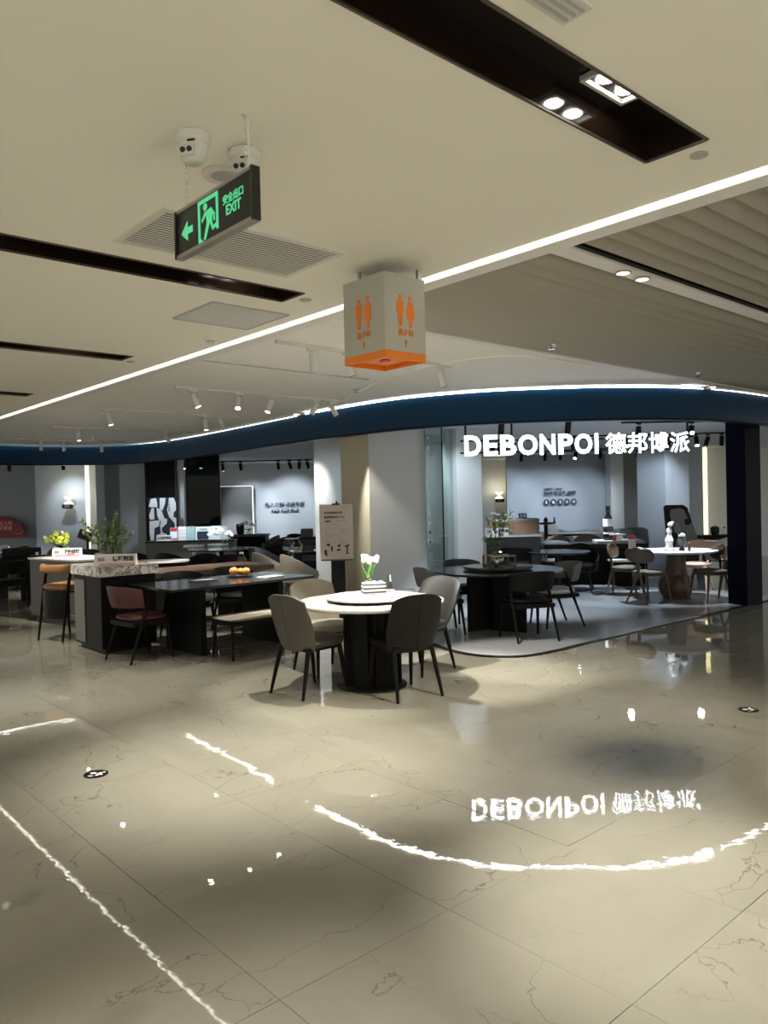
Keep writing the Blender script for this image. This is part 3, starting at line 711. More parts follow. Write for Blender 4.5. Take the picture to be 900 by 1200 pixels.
BH = [((15.174,11.931), 30, 48, 1, 'black spotlight at the left end of the right back wall', 140), ((15.529,11.481), 30, 48, 1, 'black spotlight above the round wall icons', 0),
      ((15.725,11.172), 30, 48, 0, 'black spotlight below the letter O of the sign', 150), ((15.833,10.808), 35, 200, 1, 'lit black spotlight right of the letter O', 0),
      ((16.189,10.357), 30, 48, 0, 'black spotlight above the black bottle', 170), ((16.570,9.616), 25, 48, 0, 'black spotlight over the right pillar', 60),
      ((13.047,7.799), 30, 220, 1, 'lit black spotlight below the third Chinese sign character', 90), ((12.295,8.468), 10, 0, 0, 'black spotlight over the black slab table', 110),
      ((13.643,7.268), 28, 40, 0, 'black spotlight above the tilted sample board', 45), ((14.024,6.929), 25, 220, 1, 'lit black spotlight left of the yellow light strip', 90),
      ((14.289,6.827), 30, 60, 1, 'lit black spotlight just right of the yellow light strip', 170), ((14.382,6.610), 30, 30, 0, 'black spotlight beside the navy column', 60),
      ((10.319,17.863), 20, 48, 1, 'lit black spotlight by the edge of the smoked glass', 120), ((10.667,17.552), 25, 48, 1, 'lit black spotlight over the backlit grey panel', 150),
      ((11.398,16.901), 28, 48, 1, 'lit black spotlight over the left slogan', 110), ((11.614,16.709), 32, 20, 0, 'black tilted spotlight over the left slogan', 0),
      ((11.814,16.531), 30, 60, 0, 'black tilted spotlight right of the left slogan', 110), ((11.963,16.398), 34, 30, 0, 'black spotlight beside the bright white pillar', 0),
      ((5.464,19.106), 5, 0, 0, 'black spotlight above the red car shaped sign', 90), ((6.391,18.280), 28, 60, 1, 'lit black spotlight above the grey wall lamp', 80),
      ((12.239,10.528), 8, 0, 1, 'first of four small spotlights past the lit white pillar', 0), ((12.331,10.446), 8, 0, 1, 'second of four small spotlights past the lit white pillar', 90),
      ((12.436,10.352), 8, 0, 1, 'third of four small spotlights past the lit white pillar', 0), ((12.528,10.270), 8, 0, 1, 'fourth of four small spotlights past the lit white pillar', 90)]
for p, ti, ya, lit, lab, pw in BH: bhead(p, ti, ya, lit, lab, pw)
brail('black light track behind the smoked glass', (8.324,17.497), (9.318,16.611))
for px_, lab in (((8.400,17.429), 'lit black spotlight above the graphic panel'), ((8.614,17.238), 'second lit black spotlight above the graphic panel'),
                 ((8.828,17.047), 'brightest black spotlight above the pale strip of the partition'), ((9.134,16.775), 'black spotlight behind the smoked glass')):
    bhead(px_, 15, 200, 1, lab, 0)
brail('black light track above the table with dark round top', (7.838,7.215), (9.494,6.142))
for q, lab, pw in (((8.352,6.892), 'black spotlight hanging near the letter E of the sign', 70), ((9.165,6.368), 'black spotlight hanging behind the letter P of the sign', 70)):
    bhead(q, 8, 90, 0, lab, pw)
brail('black light track along the shop entrance at the right', (10.748,6.499), (12.031,5.489))
for q, lab, pw in (((10.945,6.323), 'black spotlight hanging over the chair with split wooden back post', 80), ((11.605,5.802), 'black spotlight hanging over the white round table', 90)):
    bhead(q, 5, 90, 0, lab, pw)

# slot lamps light the floor; unseen ones added to brighten the ceiling
for x, y, pw, an in ((2.62, 1.53, 300, 44), (.9, 1.53, 120, 50), (-.6, 1.53, 330, 60), (2.60, 4.225, 290, 58), (1.0, 4.225, 40, 60), (-.6, 4.225, 330, 50), (2.52, 6.85, 150, 60), (1.2, 6.85, 60, 60),
                     (-.6, 6.85, 200, 60), (2.6, 9.67, 150, 70), (2.53, -1.13, 330, 70), (.9, -1.13, 330, 70), (-.7, -1.13, 330, 70), (-2.3, -1.13, 300, 70)):
    spot('slot_lamp', (x, y, CZ+.09), (x+(.28 if an == 44 else .05), y-(.06 if an == 44 else 0), 0), pw*.75, an, .9, (1, .955, .85), .04)
for x in (4.22, 4.44): spot('downlight_lamp', (x, 2.522, CZ-.02), (x+.1, 3.25, 0), 200, 88, .8, (1, .92, .78), .04)

# ================================================================ SHOP SIGN
sx0, sy0 = 7.227,6.581
sx1, sy1 = 9.591,4.784
srz = math.atan2(sy1-sy0, sx1-sx0); slen = math.hypot(sx1-sx0, sy1-sy0)
sg = thing('shop_sign', 'glowing white shop sign reading DEBONPOI with four Chinese characters', 'sign', (sx0, sy0, 2.285), srz)
def letter(ch, x0, x1, size, bold, name, z=0, hh=None):
    o = text_mesh(ch, size, .04, bold, 'CENTER', name, 'letter_glow', sg)
    me = o.data; xs = [v.co.x for v in me.vertices]; ys = [v.co.y for v in me.vertices]
    cx, cy = (min(xs)+max(xs))/2, (min(ys)+max(ys))/2; fx = (x1-x0)/(max(xs)-min(xs)); fy = (hh or .258)/(max(ys)-min(ys))
    for v in me.vertices: v.co.x = (v.co.x-cx)*fx; v.co.y = (v.co.y-cy)*fy
    me.materials.append(MATS['letter_side'])
    for p in me.polygons:
        if abs(p.normal.z) < .5: p.material_index = 1
    return upright(o, ((x0+x1)/2, -.02, z), 0)
u = slen/268.0
for ch, a, b in (('D', 545, 564), ('E', 567, 583), ('B', 586, 604.5), ('O', 606.5, 629), ('N', 631.5, 649.5), ('P', 653, 670), ('O', 672, 692.5), ('I', 695.5, 699.5)):
    letter(ch, (a-545)*u, (b-545)*u, .36, .012, 'letter')
for ch, a, b in (('德', 708, 732.5), ('邦', 734, 757.5), ('博', 759, 782), ('派', 784, 807.5)):
    letter(ch, (a-545)*u, (b-545)*u, .30, .004, 'character', 0, .265)
rg = text_mesh('®', .065, .03, 0, 'CENTER', 'character', 'letter_glow', sg); upright(rg, ((811.5-545)*u, -.02, .11), 0)
for zz in (.065, -.085): MB().box((slen/2-.03, .03, zz), (slen+.02, .022, .022)).build('rail', 'black_metal', sg, smooth=0)
for x in (.03, .62, slen-.05): MB().box((x, .04, .24), (.024, .02, .47)).build('hanging_rod', 'black_metal', sg, smooth=0)

# ================================================================ WALL GRAPHICS
WRZ = R(-41.7)
t = thing('wall_lettering', 'dark Chinese slogan with three pill shaped tags on the left back wall', 'lettering', (12.512,18.253, 0), WRZ)
upright(text_mesh('私人订制 餐桌专家', .135, .012, .002, name='slogan_line', m='print_navy', parent=t), (0, -.03, 1.583), 0)
for k, tx in enumerate(('实木桌', '岩板桌', '餐桌椅')):
    x = -.27+k*.27; zc = 1.427
    pts = [(x+(.08 if math.cos(a) > 0 else -.08)+.035*math.cos(a), .035*math.sin(a)) for a in [R(-90+i*15) for i in range(25)]]
    MB().slab(pts, Matrix(((1, 0, 0, 0), (0, 0, -1, -.02), (0, 1, 0, zc), (0, 0, 0, 1))), .012).build('tag', 'print_navy', t, smooth=0)
    upright(text_mesh(tx, .05, .004, .001, name='tag_lettering', m='print_white', parent=t), (x, -.036, zc), 0)
t = thing('wall_lettering', 'dark Chinese slogan with five round icons on the right back wall', 'lettering', (17.145,12.760, 0), WRZ)
upright(text_mesh('1987年 - 2023', .085, .012, .002, 'LEFT', name='year_line', m='print_navy', parent=t), (0, -.02, 1.831), 0)
upright(text_mesh('始终专注餐桌椅', .125, .012, .003, 'LEFT', name='slogan_line', m='print_navy', parent=t), (0, -.02, 1.711), 0)
zc = 1.485
for k in range(5):
    x = .07+k*.185
    MB().slab([(x+.078*math.cos(a), .085*math.sin(a)) for a in [R(i*15) for i in range(24)]], Matrix(((1, 0, 0, 0), (0, 0, -1, -.01), (0, 1, 0, zc), (0, 0, 0, 1))), .012).build('icon_disc', 'print_navy', t, smooth=0)
    g_ = MB(); MI = Matrix(((1, 0, 0, x), (0, 0, -1, -.0225), (0, 1, 0, zc), (0, 0, 0, 1)))
    if k == 0: g_.slab([(-.03, -.035), (.03, -.035), (.012, .0), (-.012, .0)], MI, .002); g_.slab([(.018*math.cos(a), .025+.018*math.sin(a)) for a in [R(i*40) for i in range(9)]], MI, .002)
    elif k == 1: g_.slab([(-.035, -.035), (.04, -.035), (.03, .01), (-.015, .01)], MI, .002); g_.slab([(-.04, .02), (.03, .02), (.03, .035), (-.04, .035)], MI, .002)
    elif k == 2: g_.slab([(-.03, -.035), (.045, -.035), (.02, -.005), (-.01, -.005)], MI, .002); g_.slab([(-.02, .01), (.03, .005), (.02, .04), (-.02, .04)], MI, .002)
    else:
        for yy in (-.025, .0, .025): g_.slab([(-.035, yy-.006), (.035, yy-.006), (.035, yy+.006), (-.035, yy+.006)], MI, .002)
    g_.build('icon_figure', 'print_white', t, smooth=0)

def sconce(label, x, y, z, s=1):
    t = thing('wall_lamp', label, 'wall lamp', (x, y, z), WRZ, 'up and down wall lamps')
    MB().lathe([(.19*s, .17*s), (.17*s, .15*s), (.05*s, .03*s), (.05*s, .0), (.17*s, -.10*s), (.19*s, -.13*s)], n=28).build('lamp_shade', 'sconce_glow', t)
    MB().lathe([(.075*s, .035*s), (.075*s, .0)], n=24).build('waist_ring', 'black_metal', t)
    pts = [((.13*s if math.cos(a) > 0 else -.13*s)+.09*s*math.cos(a), .09*s*math.sin(a)) for a in [R(-90+i*20) for i in range(19)]]
    MB().slab(pts, Matrix(((1, 0, 0, 0), (0, 0, -1, -.10*s), (0, 1, 0, -.22*s), (0, 0, 0, 1))), .08*s).build('control_box', 'black_metal', t)
    MB().box((0, -.185*s, -.22*s), (.2*s, .01, .08*s)).build('face_plate', 'panel_grey', t, smooth=0)
    MB().box((0, .09*s, -.05), (.06*s, .20*s, .10*s)).build('bracket', 'black_metal', t, smooth=0)
    l = bpy.data.lights.new('sconce_lamp', 'POINT'); l.energy = 4*s; l.color = (1, .9, .6); l.shadow_soft_size = .05
    o = bpy.data.objects.new('sconce_lamp', l); COL.objects.link(o); o.location = (x-.12*math.sin(-WRZ), y-.12*math.cos(-WRZ), z+.28*s)
sconce('black and gold wall lamp glowing up and down on the left grey wall', 6.787,19.066, 1.804, .6)
sconce('tiny distant wall lamp glowing above the brown cabinet', 17.625,14.704, 1.697, .62)

# red car shaped board
rs = thing('red_sign', 'dark red car shaped sign board with pale lettering on the far left wall', 'sign', (5.960,21.343, 1.175), R(-41.7))
pts = [(-.75, -.27), (-.75, .05), (-.62, .10), (-.42, .27), (-.1, .30), (.12, .26), (.30, .12), (.48, .07), (.49, -.08), (.56, -.20), (.55, -.27)]
MB().slab(pts, Matrix(((1, 0, 0, 0), (0, 0, -1, 0), (0, 1, 0, 0), (0, 0, 0, 1))), .05).build('board', 'sign_red', rs, smooth=0)
upright(text_mesh('家装红人馆', .11, .004, .002, name='lettering', m='print_pink', parent=rs), (-.06, -.055, .09), 0)
upright(text_mesh('全屋好家居', .11, .004, .002, name='lettering', m='print_pink', parent=rs), (-.06, -.055, -.03), 0)
MB().tube([(.25, -.06, -.14), (.35, -.06, -.17), (.45, -.06, -.16), (.51, -.06, -.09)], .008, 6).build('bumper_line', 'print_pink', rs)

# black and white graphic panel
ga = thing('graphic_panel', 'black and white abstract graphic panel beside the smoked glass', 'art panel', (7.662,15.876, 0.862), WRZ)
gw, gh = .62, .95
MB().box((0, 0, gh/2), (gw, .03, gh)).build('board', 'print_navy', ga, smooth=0)
GM = Matrix(((1, 0, 0, -gw/2), (0, 0, -1, -.016), (0, 1, 0, 0), (0, 0, 0, 1)))
def gq(*polys):
    for p in polys: MB().slab([(x*gw, y*gh) for x, y in p], GM, .006).build('white_shape', 'print_white', ga, smooth=0)
gq([(.02, .80), (.10, .97), (.28, .99), (.32, .88), (.32, .78), (.12, .78)], [(.42, .99), (.62, .99), (.60, .86), (.50, .70), (.40, .72)], [(.74, .99), (.90, .99), (.98, .86), (.98, .70), (.90, .66), (.88, .55), (.98, .52), (.98, .10), (.94, .10), (.92, .40), (.72, .56), (.70, .74)],
   [(.12, .76), (.20, .76), (.21, .50), (.05, .50), (.03, .60)], [(.30, .78), (.48, .68), (.56, .52), (.66, .50), (.64, .40), (.46, .30), (.48, .20), (.62, .16), (.66, .05), (.30, .05), (.42, .20), (.40, .36), (.44, .46), (.36, .50), (.31, .60)],
   [(.04, .46), (.40, .48), (.36, .34), (.20, .30), (.18, .02), (.06, .02), (.03, .2)], [(.80, .99), (.66, .72), (.70, .60), (.78, .72)])

# poster on an easel
po = thing('poster_stand', 'beige poster on a black stand by the grey pillar', 'poster', (6.205,7.901, 0), WRZ)
pd = math.hypot(po.location.x, po.location.y)
MB().box((0, .03, .004), (.36, .30, .014)).build('foot_plate', 'black_metal', po, smooth=0)
MB().box((.01, .05, .52), (.18, .06, 1.03)).build('post', 'black_metal', po, smooth=0)
pz0, pz1 = 0.881, 1.593
PB = MB().box((0, 0, (pz0+pz1)/2), (.43, .012, pz1-pz0)).build('poster_board', 'poster_paper', po, smooth=0)
MB().box((0, -.002, pz0-.008), (.41, .03, .02)).build('lower_ledge', 'rust_brown', po, smooth=0)
MB().box((.0, -.006, pz1+.002), (.10, .03, .02)).build('clip', 'black_metal', po, smooth=0)
MB().box((.01, .0, pz1+.025), (.02, .02, .035)).build('clip_knob', 'black_metal', po, smooth=0)
def ptxt(s_, size, x, f, al='LEFT', b=.0006):
    upright(text_mesh(s_, size, .002, b, al, name='lettering', m='print_black', parent=po), (x, -.008, pz0+(pz1-pz0)*f), R(-2))
ptxt('可以用餐桌大师', .034, -.155, .845); ptxt('看怎样灵动仁不止', .034, -.155, .765)
ptxt('实力解决', .022, -.155, .69, 'LEFT', .002)
pr = MB()
for (x, f, w_) in ((.06, .95, .12), (.0, .70, .13), (-.15, .57, .06), (.03, .555, .09), (.03, .51, .14), (.03, .47, .08), (-.15, .48, .05), (-.15, .445, .17), (-.15, .41, .10), (-.15, .34, .05), (-.15, .305, .14), (.02, .36, .05), (.02, .32, .11), (.02, .285, .10)):
    pr.box((x+w_/2, -.0075, pz0+(pz1-pz0)*f), (w_, .002, .010))
pr.build('small_print', 'print_grey', po, smooth=0)
pr = MB(); PM = Matrix(((1, 0, 0, 0), (0, 0, -1, -.0065), (0, 1, 0, pz0), (0, 0, 0, 1)))
ph = pz1-pz0
for c in ([(.08, .17), (.17, .195), (.165, .175), (.145, .165), (.14, .09), (.155, .07), (.115, .07), (.125, .09), (.125, .16)], [(.01, .19), (.05, .195), (.05, .165), (.02, .16)], [(.0, .13), (.045, .14), (.045, .115), (.0, .11)],
          [(-.16, .12), (-.13, .13), (-.125, .06), (-.12, .035), (-.14, .05), (-.16, .07)], [(-.075, .17), (-.055, .18), (-.05, .12), (-.07, .09)], [(-.14, .19), (-.10, .21), (-.08, .19), (-.10, .17)]):
    pr.slab([(x, y*ph/.68*.95) for x, y in c], PM, .002)
pr.build('furniture_drawing', 'print_black', po, smooth=0)

# floor markers
def marker():
    t = thing('floor_marker', '', 'floor marker')
    MB().lathe([(.072, .0012), (.072, .0028)], n=32).build('disc', 'black_wood', t)
    MI = Matrix(((1, 0, 0, 0), (0, 1, 0, 0), (0, 0, 1, .0029), (0, 0, 0, 1))); m_ = MB()
    m_.slab([(-.045, .008), (-.02, .028), (-.02, .016), (.0, .016), (.0, .0), (-.02, .0), (-.02, -.012)], MI, .0005)
    m_.slab([(.010, -.03), (.022, -.03), (.030, -.008), (.045, -.018), (.05, -.010), (.03, .006), (.034, .022), (.020, .028), (.006, .018), (.014, .012)], MI, .0005)
    m_.slab([(.036+.009*math.cos(R(a)), .034+.009*math.sin(R(a))) for a in range(0, 360, 40)], MI, .0005)
    m_.slab([(-.03, -.036), (.0, -.036), (.0, -.045), (-.03, -.045)], MI, .0005)
    m_.build('arrow_and_figure', 'print_white', t, smooth=0)
    return t
place('mark', marker, 'round black floor marker on the left of the concourse', 'round floor markers', 1.785,4.693, R(-50), .001)
place('mark', marker, 'round black floor marker near the right edge, in front of the column', 'round floor markers', 5.830,2.515, R(-30), .001)

spot('pillar_fill', (7.051,9.255, 2.70), (7.966,10.315, .9), 8, 95, .8, COOL, .05)  # fill spot without a fixture, added to brighten the white pillar
spot('pillar_fill', (8.430,7.626, 2.70), (9.5, 8.55, 1.4), 26, 70, .8, COOL, .05)  # second added fill, also without a fixture, for the pillar by the glass
spot('island_fill', (4.28, 10.45, 2.80), (4.2, 11.5, .9), 120, 40, .8)  # added spot with no fitting of its own, brightens the island top
spot('orchid_fill', (6.845,11.850, 2.70), (7.305,12.645, 1.0), 60, 40, .8, COOL, .05)  # added fill, no fitting above; lifts the white orchid
spot('counter_fill', (7.700,14.571, 2.70), (7.871,14.820, 1.0), 60, 60, .8, COOL, .05)  # added fill without a fitting, brightens the sample boards
spot('glass_fill', (8.6, 8.85, 2.70), (9.5, 9.6, 1.5), 14, 90, .8, COOL, .05)  # added fill that brightens the wall behind the green glass
spot('tub_fill', (7.7, 10.0, 2.70), (7.45, 10.9, .7), 45, 60, .8, (1, .96, .88), .05)  # added fill for the beige tub chairs, no lamp body here
spot('graphic_fill', (7.284,15.074, 2.70), (7.669,15.870, 1.3), 26, 80, .8, COOL, .05)  # added fill with no fitting, lifts the graphic panel

# ================================================================ FURNITURE BUILDERS
def cushion(mb, w, d, z0, z1, n=3.2, cy=0, crown=.015, taper=.92):
    def ring(k, z): return [((abs(math.cos(a))**(2/n))*math.copysign(w/2*k, math.cos(a)), cy+(abs(math.sin(a))**(2/n))*math.copysign(d/2*k, math.sin(a)), z) for a in [2*PI*i/28 for i in range(28)]]
    h = z1-z0
    return mb.loft([ring(taper*.94, z0), ring(taper, z0+h*.12), ring(1, z0+h*.55), ring(.985, z0+h*.8), ring(.93, z1), ring(.5, z1+crown)])
def legs4(t, m, top, foot, z, r0=.021, r1=.012, name='leg'):
    for sx in (-1, 1):
        for k in (0, 1):
            (tx, ty), (fx, fy) = top[k], foot[k]
            MB().tube([(sx*tx, ty, z), (sx*(tx*.6+fx*.4), ty*.6+fy*.4, z*.6), (sx*fx, fy, 0)], [r0, r0*.9, r1], 8).build(name, m, t)
def dining_chair(leather, legm='black_wood', lean=.10, cat='chair', zt=.86):
    """upholstered shell chair on four tapered legs; front is +Y"""
    def mk():
        t = thing('dining_chair', '', cat)
        MB().box((0, -.0, .395), (.40, .38, .03), bev=.01).build('seat_frame', legm, t)
        cushion(MB(), .50, .48, .405, .475, cy=.02).build('seat', leather, t)
        def back(u, v):
            a = u*2-1; hw = .205+.055*math.sin(min(1, v*1.25)*PI*.72)-.012*v
            z = .385+(zt-.385)*v; z -= .055*(abs(a)**3.2)*v
            return (a*hw, -.205-lean*v**1.2+.085*(1-.35*v)*abs(a)**2.2, z)
        MB().shell(back, 14, 12, .034).build('backrest', leather, t)
        MB().tube([(0, -.224-lean*v**1.2, .385+(zt-.385)*v) for v in (.02, .2, .4, .6, .8, .985)], .0035, 5).build('back_seam', leather, t)
        legs4(t, legm, ((.185, .17), (.18, -.17)), ((.215, .225), (.215, -.27)), .40)
        return t
    return mk
def bow_chair(fabric, band=None, cat='chair', seat='seat'):
    """barrel back chair whose slanted rear legs carry a curved padded band; front is +Y"""
    def mk():
        t = thing('dining_chair', '', cat)
        cushion(MB(), .49, .46, .42, .475, cy=.03).build('seat', fabric, t)
        fr = MB()
        for s_ in (-1, 1): fr.box((s_*.225, .02, .40), (.028, .44, .045))
        fr.box((0, .225, .40), (.422, .028, .045)); fr.box((0, -.19, .40), (.422, .028, .045)); fr.build('seat_frame', 'black_wood', t, smooth=0)
        def bk(u, v):
            a = (u*2-1)*R(72); r_ = .265+.02*v
            return (r_*math.sin(a)*1.0, .0-r_*math.cos(a)*1.0-.03*v, .575+.225*v-.04*abs(u*2-1)**3*v)
        MB().shell(bk, 16, 5, .034).build('backrest', band or fabric, t)
        for s_ in (-1, 1):
            MB().tube([(s_*.235, -.02, .70), (s_*.24, -.10, .43), (s_*.25, -.26, 0)], [.016, .020, .012], 8).build('leg', 'black_wood', t)
            MB().tube([(s_*.225, .20, .42), (s_*.245, .25, 0)], [.021, .013], 8).build('leg', 'black_wood', t)
        return t
    return mk
def tub_chair(fabric, legm='black_wood', cat='chair', low=False):
    def mk():
        t = thing('tub_chair', '', cat)
        cushion(MB(), .50, .48, .40, .49, cy=.04).build('seat', fabric, t)
        def sh(u, v):
            a = (u*2-1)*R(118); k = .5+.5*math.cos(a*1.3)
            top = .50+.31*k**.8; rr = .29+.035*v
            return (rr*math.sin(a), -rr*math.cos(a)*1.02+.02, .36+(top-.36)*v)
        MB().shell(sh, 20, 6, .04).build('backrest', fabric, t)
        MB().lathe([(.20, .33), (.25, .36), (.25, .40)], (0, .02, 0), 24).build('seat_pan', legm, t)
        legs4(t, legm, ((.16, .16), (.16, -.14)), ((.22, .23), (.22, -.23)), .36)
        return t
    return mk
def wood_chair(wood, seatm):
    """round wooden back on one centre post that forks into the rear legs"""
    def mk():
        t = thing('wooden_chair', '', 'chair')
        cushion(MB(), .47, .45, .425, .47, n=2.6, cy=.02).build('seat', seatm, t)
        MB().box((0, .02, .412), (.38, .36, .028), bev=.008).build('seat_frame', wood, t)
        def bk(u, v):
            a = u*2-1; b = v*2-1; hw = .245*(1-abs(b)**2.6)**.45+.03
            return (a*hw, -.235-.05*v+.07*a*a, .60+.235*v)
        MB().shell(bk, 12, 8, .03).build('backrest', wood, t)
        MB().tube([(0, -.255, .72), (0, -.225, .52), (0, -.215, .40)], [.020, .024, .028], 8).build('back_post', wood, t)
        for s_ in (-1, 1):
            MB().tube([(s_*.008, -.215, .44), (s_*.10, -.235, .22), (s_*.20, -.27, 0)], [.022, .021, .013], 8).build('leg', wood, t)
            MB().tube([(s_*.18, .17, .42), (s_*.215, .23, 0)], [.022, .013], 8).build('leg', wood, t)
        return t
    return mk
def leaf_chair(wood, seatm):
    """leaf shaped back on a dark spine"""
    def mk():
        t = thing('leaf_back_chair', '', 'chair')
        cushion(MB(), .46, .44, .43, .475, n=2.4).build('seat', seatm, t)
        def bk(u, v):
            a = u*2-1; b = v*2-1; hw = .27*(1-abs(b)**1.9)**.7+.02
            return (a*hw, -.225-.04*v+.10*a*a, .58+.27*v)
        MB().shell(bk, 12, 8, .025).build('backrest', wood, t)
        MB().tube([(0, -.245, .80), (0, -.235, .45)], .016, 8).build('back_post', 'black_metal', t)
        legs4(t, 'black_metal', ((.15, .15), (.15, -.15)), ((.20, .20), (.20, -.22)), .44, .012, .010)
        return t
    return mk
def round_table(label, x, y, top, rad, base, susan=None, h=.745, thick=.022, name='round_table'):
    t = thing(name, label, 'table', (x, y, 0))
    MB().lathe([(rad*.93, h-thick-.012), (rad*.985, h-thick), (rad, h-thick*.5), (rad*.995, h), (rad*.2, h)], n=72).build('tabletop', top, t)
    if susan:
        s_ = MB().lathe([(susan, h+.026), (susan*1.0, h+.040), (susan*.98, h+.044), (susan*.1, h+.044)], n=56).build('lazy_susan', top, t)
        MB().lathe([(.12, h-.002), (.12, h+.028)], n=28).build('turntable', 'black_metal', s_)
        MB().lathe([(susan*.985, h+.018), (susan*.985, h+.0265)], n=56).build('shadow_ring', 'black_metal', s_)
    base(t, h-thick-.01)
    return t
def fluted_base(t, z):
    MB().lathe([(.31, .0), (.31, .012), (.30, .018)], n=40).build('foot_plate', 'black_metal', t)
    prof = []
    for k in range(48):
        a = 2*PI*k/48; r_ = .215*(1+.05*math.cos(3*a)) if k % 2 else .235*(1+.05*math.cos(3*a)); prof.append((r_*math.cos(a), r_*math.sin(a)))
    MB().prism(prof, .016, z).build('pedestal', 'black_wood', t, smooth=0)
    for k in range(3):
        a = R(90+120*k); MB().box((.25*math.cos(a), .25*math.sin(a), z/2), (.02, .12, z-.03), rz=a).build('fin', 'dark_panel', t, smooth=0)
def slab_base(t, z):
    for k, a in enumerate((R(25), R(145), R(265))):
        MB().box((.24*math.cos(a), .24*math.sin(a), z/2), (.34, .05, z), rz=a+R(22), bev=.004).build('slab_leg', 'dark_panel', t, smooth=0)
    MB().lathe([(.10, .0), (.10, z)], n=20).build('core', 'black_wood', t)
def chunky_base(t, z):
    MB().lathe([(.20, 0), (.21, .02), (.17, .30), (.13, z)], n=24).build('pedestal', 'brown_wood', t)
    for k in range(3):
        a = R(100+120*k); MB().ball((.15*math.cos(a), .15*math.sin(a), .19), .13, 3, (1, 1, 1.45)).build('pedestal_lobe', 'brown_wood', t)
def disc_base(t, z):
    MB().lathe([(.26, 0), (.26, .02), (.05, .05), (.045, z)], n=28).build('pedestal', 'black_metal', t)
def box_block(name, label, cat, x, y, rz, L, W, h, body, top, tt=.03, over=.02, z0=.06, extra=None):
    """cabinet-like block with its own top"""
    t = thing(name, label, cat, (x, y, 0), rz)
    MB().box((0, 0, (z0+h-tt)/2), (L, W, h-tt-z0), bev=.004).build('body', body, t, smooth=0)
    MB().box((0, 0, z0/2), (L-.10, W-.10, z0)).build('plinth', 'black_metal', t, smooth=0)
    MB().box((0, 0, h-tt/2), (L+2*over, W+2*over, tt), bev=.004).build('worktop', top, t, smooth=0)
    if extra: extra(t)
    return t
def slab_table(name, label, x, y, rz, L, W, h, top, legm, tt=.03, inset=.35, lt=.06, wl=.75, z=0):
    t = thing(name, label, 'table', (x, y, 0), rz)
    MB().box((0, 0, h-tt/2), (L, W, tt), bev=.004).build('tabletop', top, t, smooth=0)
    for s_ in (-1, 1):
        MB().box((s_*(L/2-inset), 0, (h-tt)/2), (lt, W*wl, h-tt), bev=.003).build('slab_leg', legm, t, smooth=0)
    MB().box((0, 0, h-tt-.03), (L-2*inset-lt, .08, .06)).build('stretcher', legm, t, smooth=0)
    return t

# ================================================================ MAIN MARBLE TABLE
MX, MY = 4.45, 5.21
round_table('round white marble table with turntable and dark fluted base in the foreground', MX, MY, 'white_marble', .655, fluted_base, .385)
MG = 'chairs around the white marble table'
def put(key, mk, label, grp, x, y, rz): return place(key, mk, label, grp, x, y, rz)
put('c_taupe', dining_chair('taupe_leather'), 'taupe leather dining chair left of the marble table, seen from behind', MG, 3.93, 5.41, R(-86))
put('c_char', dining_chair('charcoal_leather'), 'charcoal brown dining chair in front of the marble table, its back to the viewer', MG, 4.42, 4.77, R(-12))
put('c_beige', dining_chair('beige_leather', lean=.12), 'light beige dining chair behind the marble table facing the viewer', MG, 4.50, 5.93, R(172))
put('c_grey', dining_chair('grey_leather', lean=.22), 'grey leather dining chair right of the marble table with reclined back', MG, 5.13, 5.30, R(96))

# ================================================================ SECOND TABLE
round_table('round black stone table with turntable and three dark slab legs', 7.40, 6.22, 'dark_stone', .80, slab_base, .43)
SG = 'chairs around the black stone table'
put('c_bowdark', bow_chair('black_leather'), 'black barrel back chair in front of the black stone table', SG, 7.12, 5.55, R(-26))
put('c_bowgrey', bow_chair('mid_fabric'), 'grey barrel back chair left of the black stone table', SG, 6.78, 6.62, facing(6.78, 6.62, 7.4, 6.2))
put('c_bowpale', bow_chair('pale_fabric', 'mid_fabric'), 'pale seated barrel back chair right of the black stone table', SG, 8.12, 5.88, facing(8.12, 5.88, 7.35, 6.3))
put('c_bowdark', None, 'black barrel back chair behind the black stone table, beside the lit pillar', SG, 7.70, 7.02, facing(7.7, 7.02, 7.4, 6.2))

# ================================================================ THIRD TABLE
round_table('round white topped table with chunky dark wooden base by the navy column', 11.42, 6.0, 'white_gloss', .62, chunky_base, None, .75)
TG = 'brown wooden chairs around the white round table'
put('c_wood', wood_chair('brown_wood', 'olive_fabric'), 'brown wooden chair on the far left of the white round table', TG, 11.28, 6.80, facing(11.28, 6.8, 11.5, 6.0))
put('c_wood', None, 'brown wooden chair in front of the white round table with forked back post', TG, 10.80, 6.12, facing(10.8, 6.12, 11.42, 6.0))
put('c_wood', None, 'brown wooden chair right of the white round table, against the navy column', TG, 11.47, 5.47, R(62))
put('c_pinkwood', wood_chair('pink_tan_leather', 'pink_tan_leather'), 'pinkish tan round backed chair behind the white round table', TG, 12.504,6.207, facing(12.504,6.207, 11.42, 6.0))

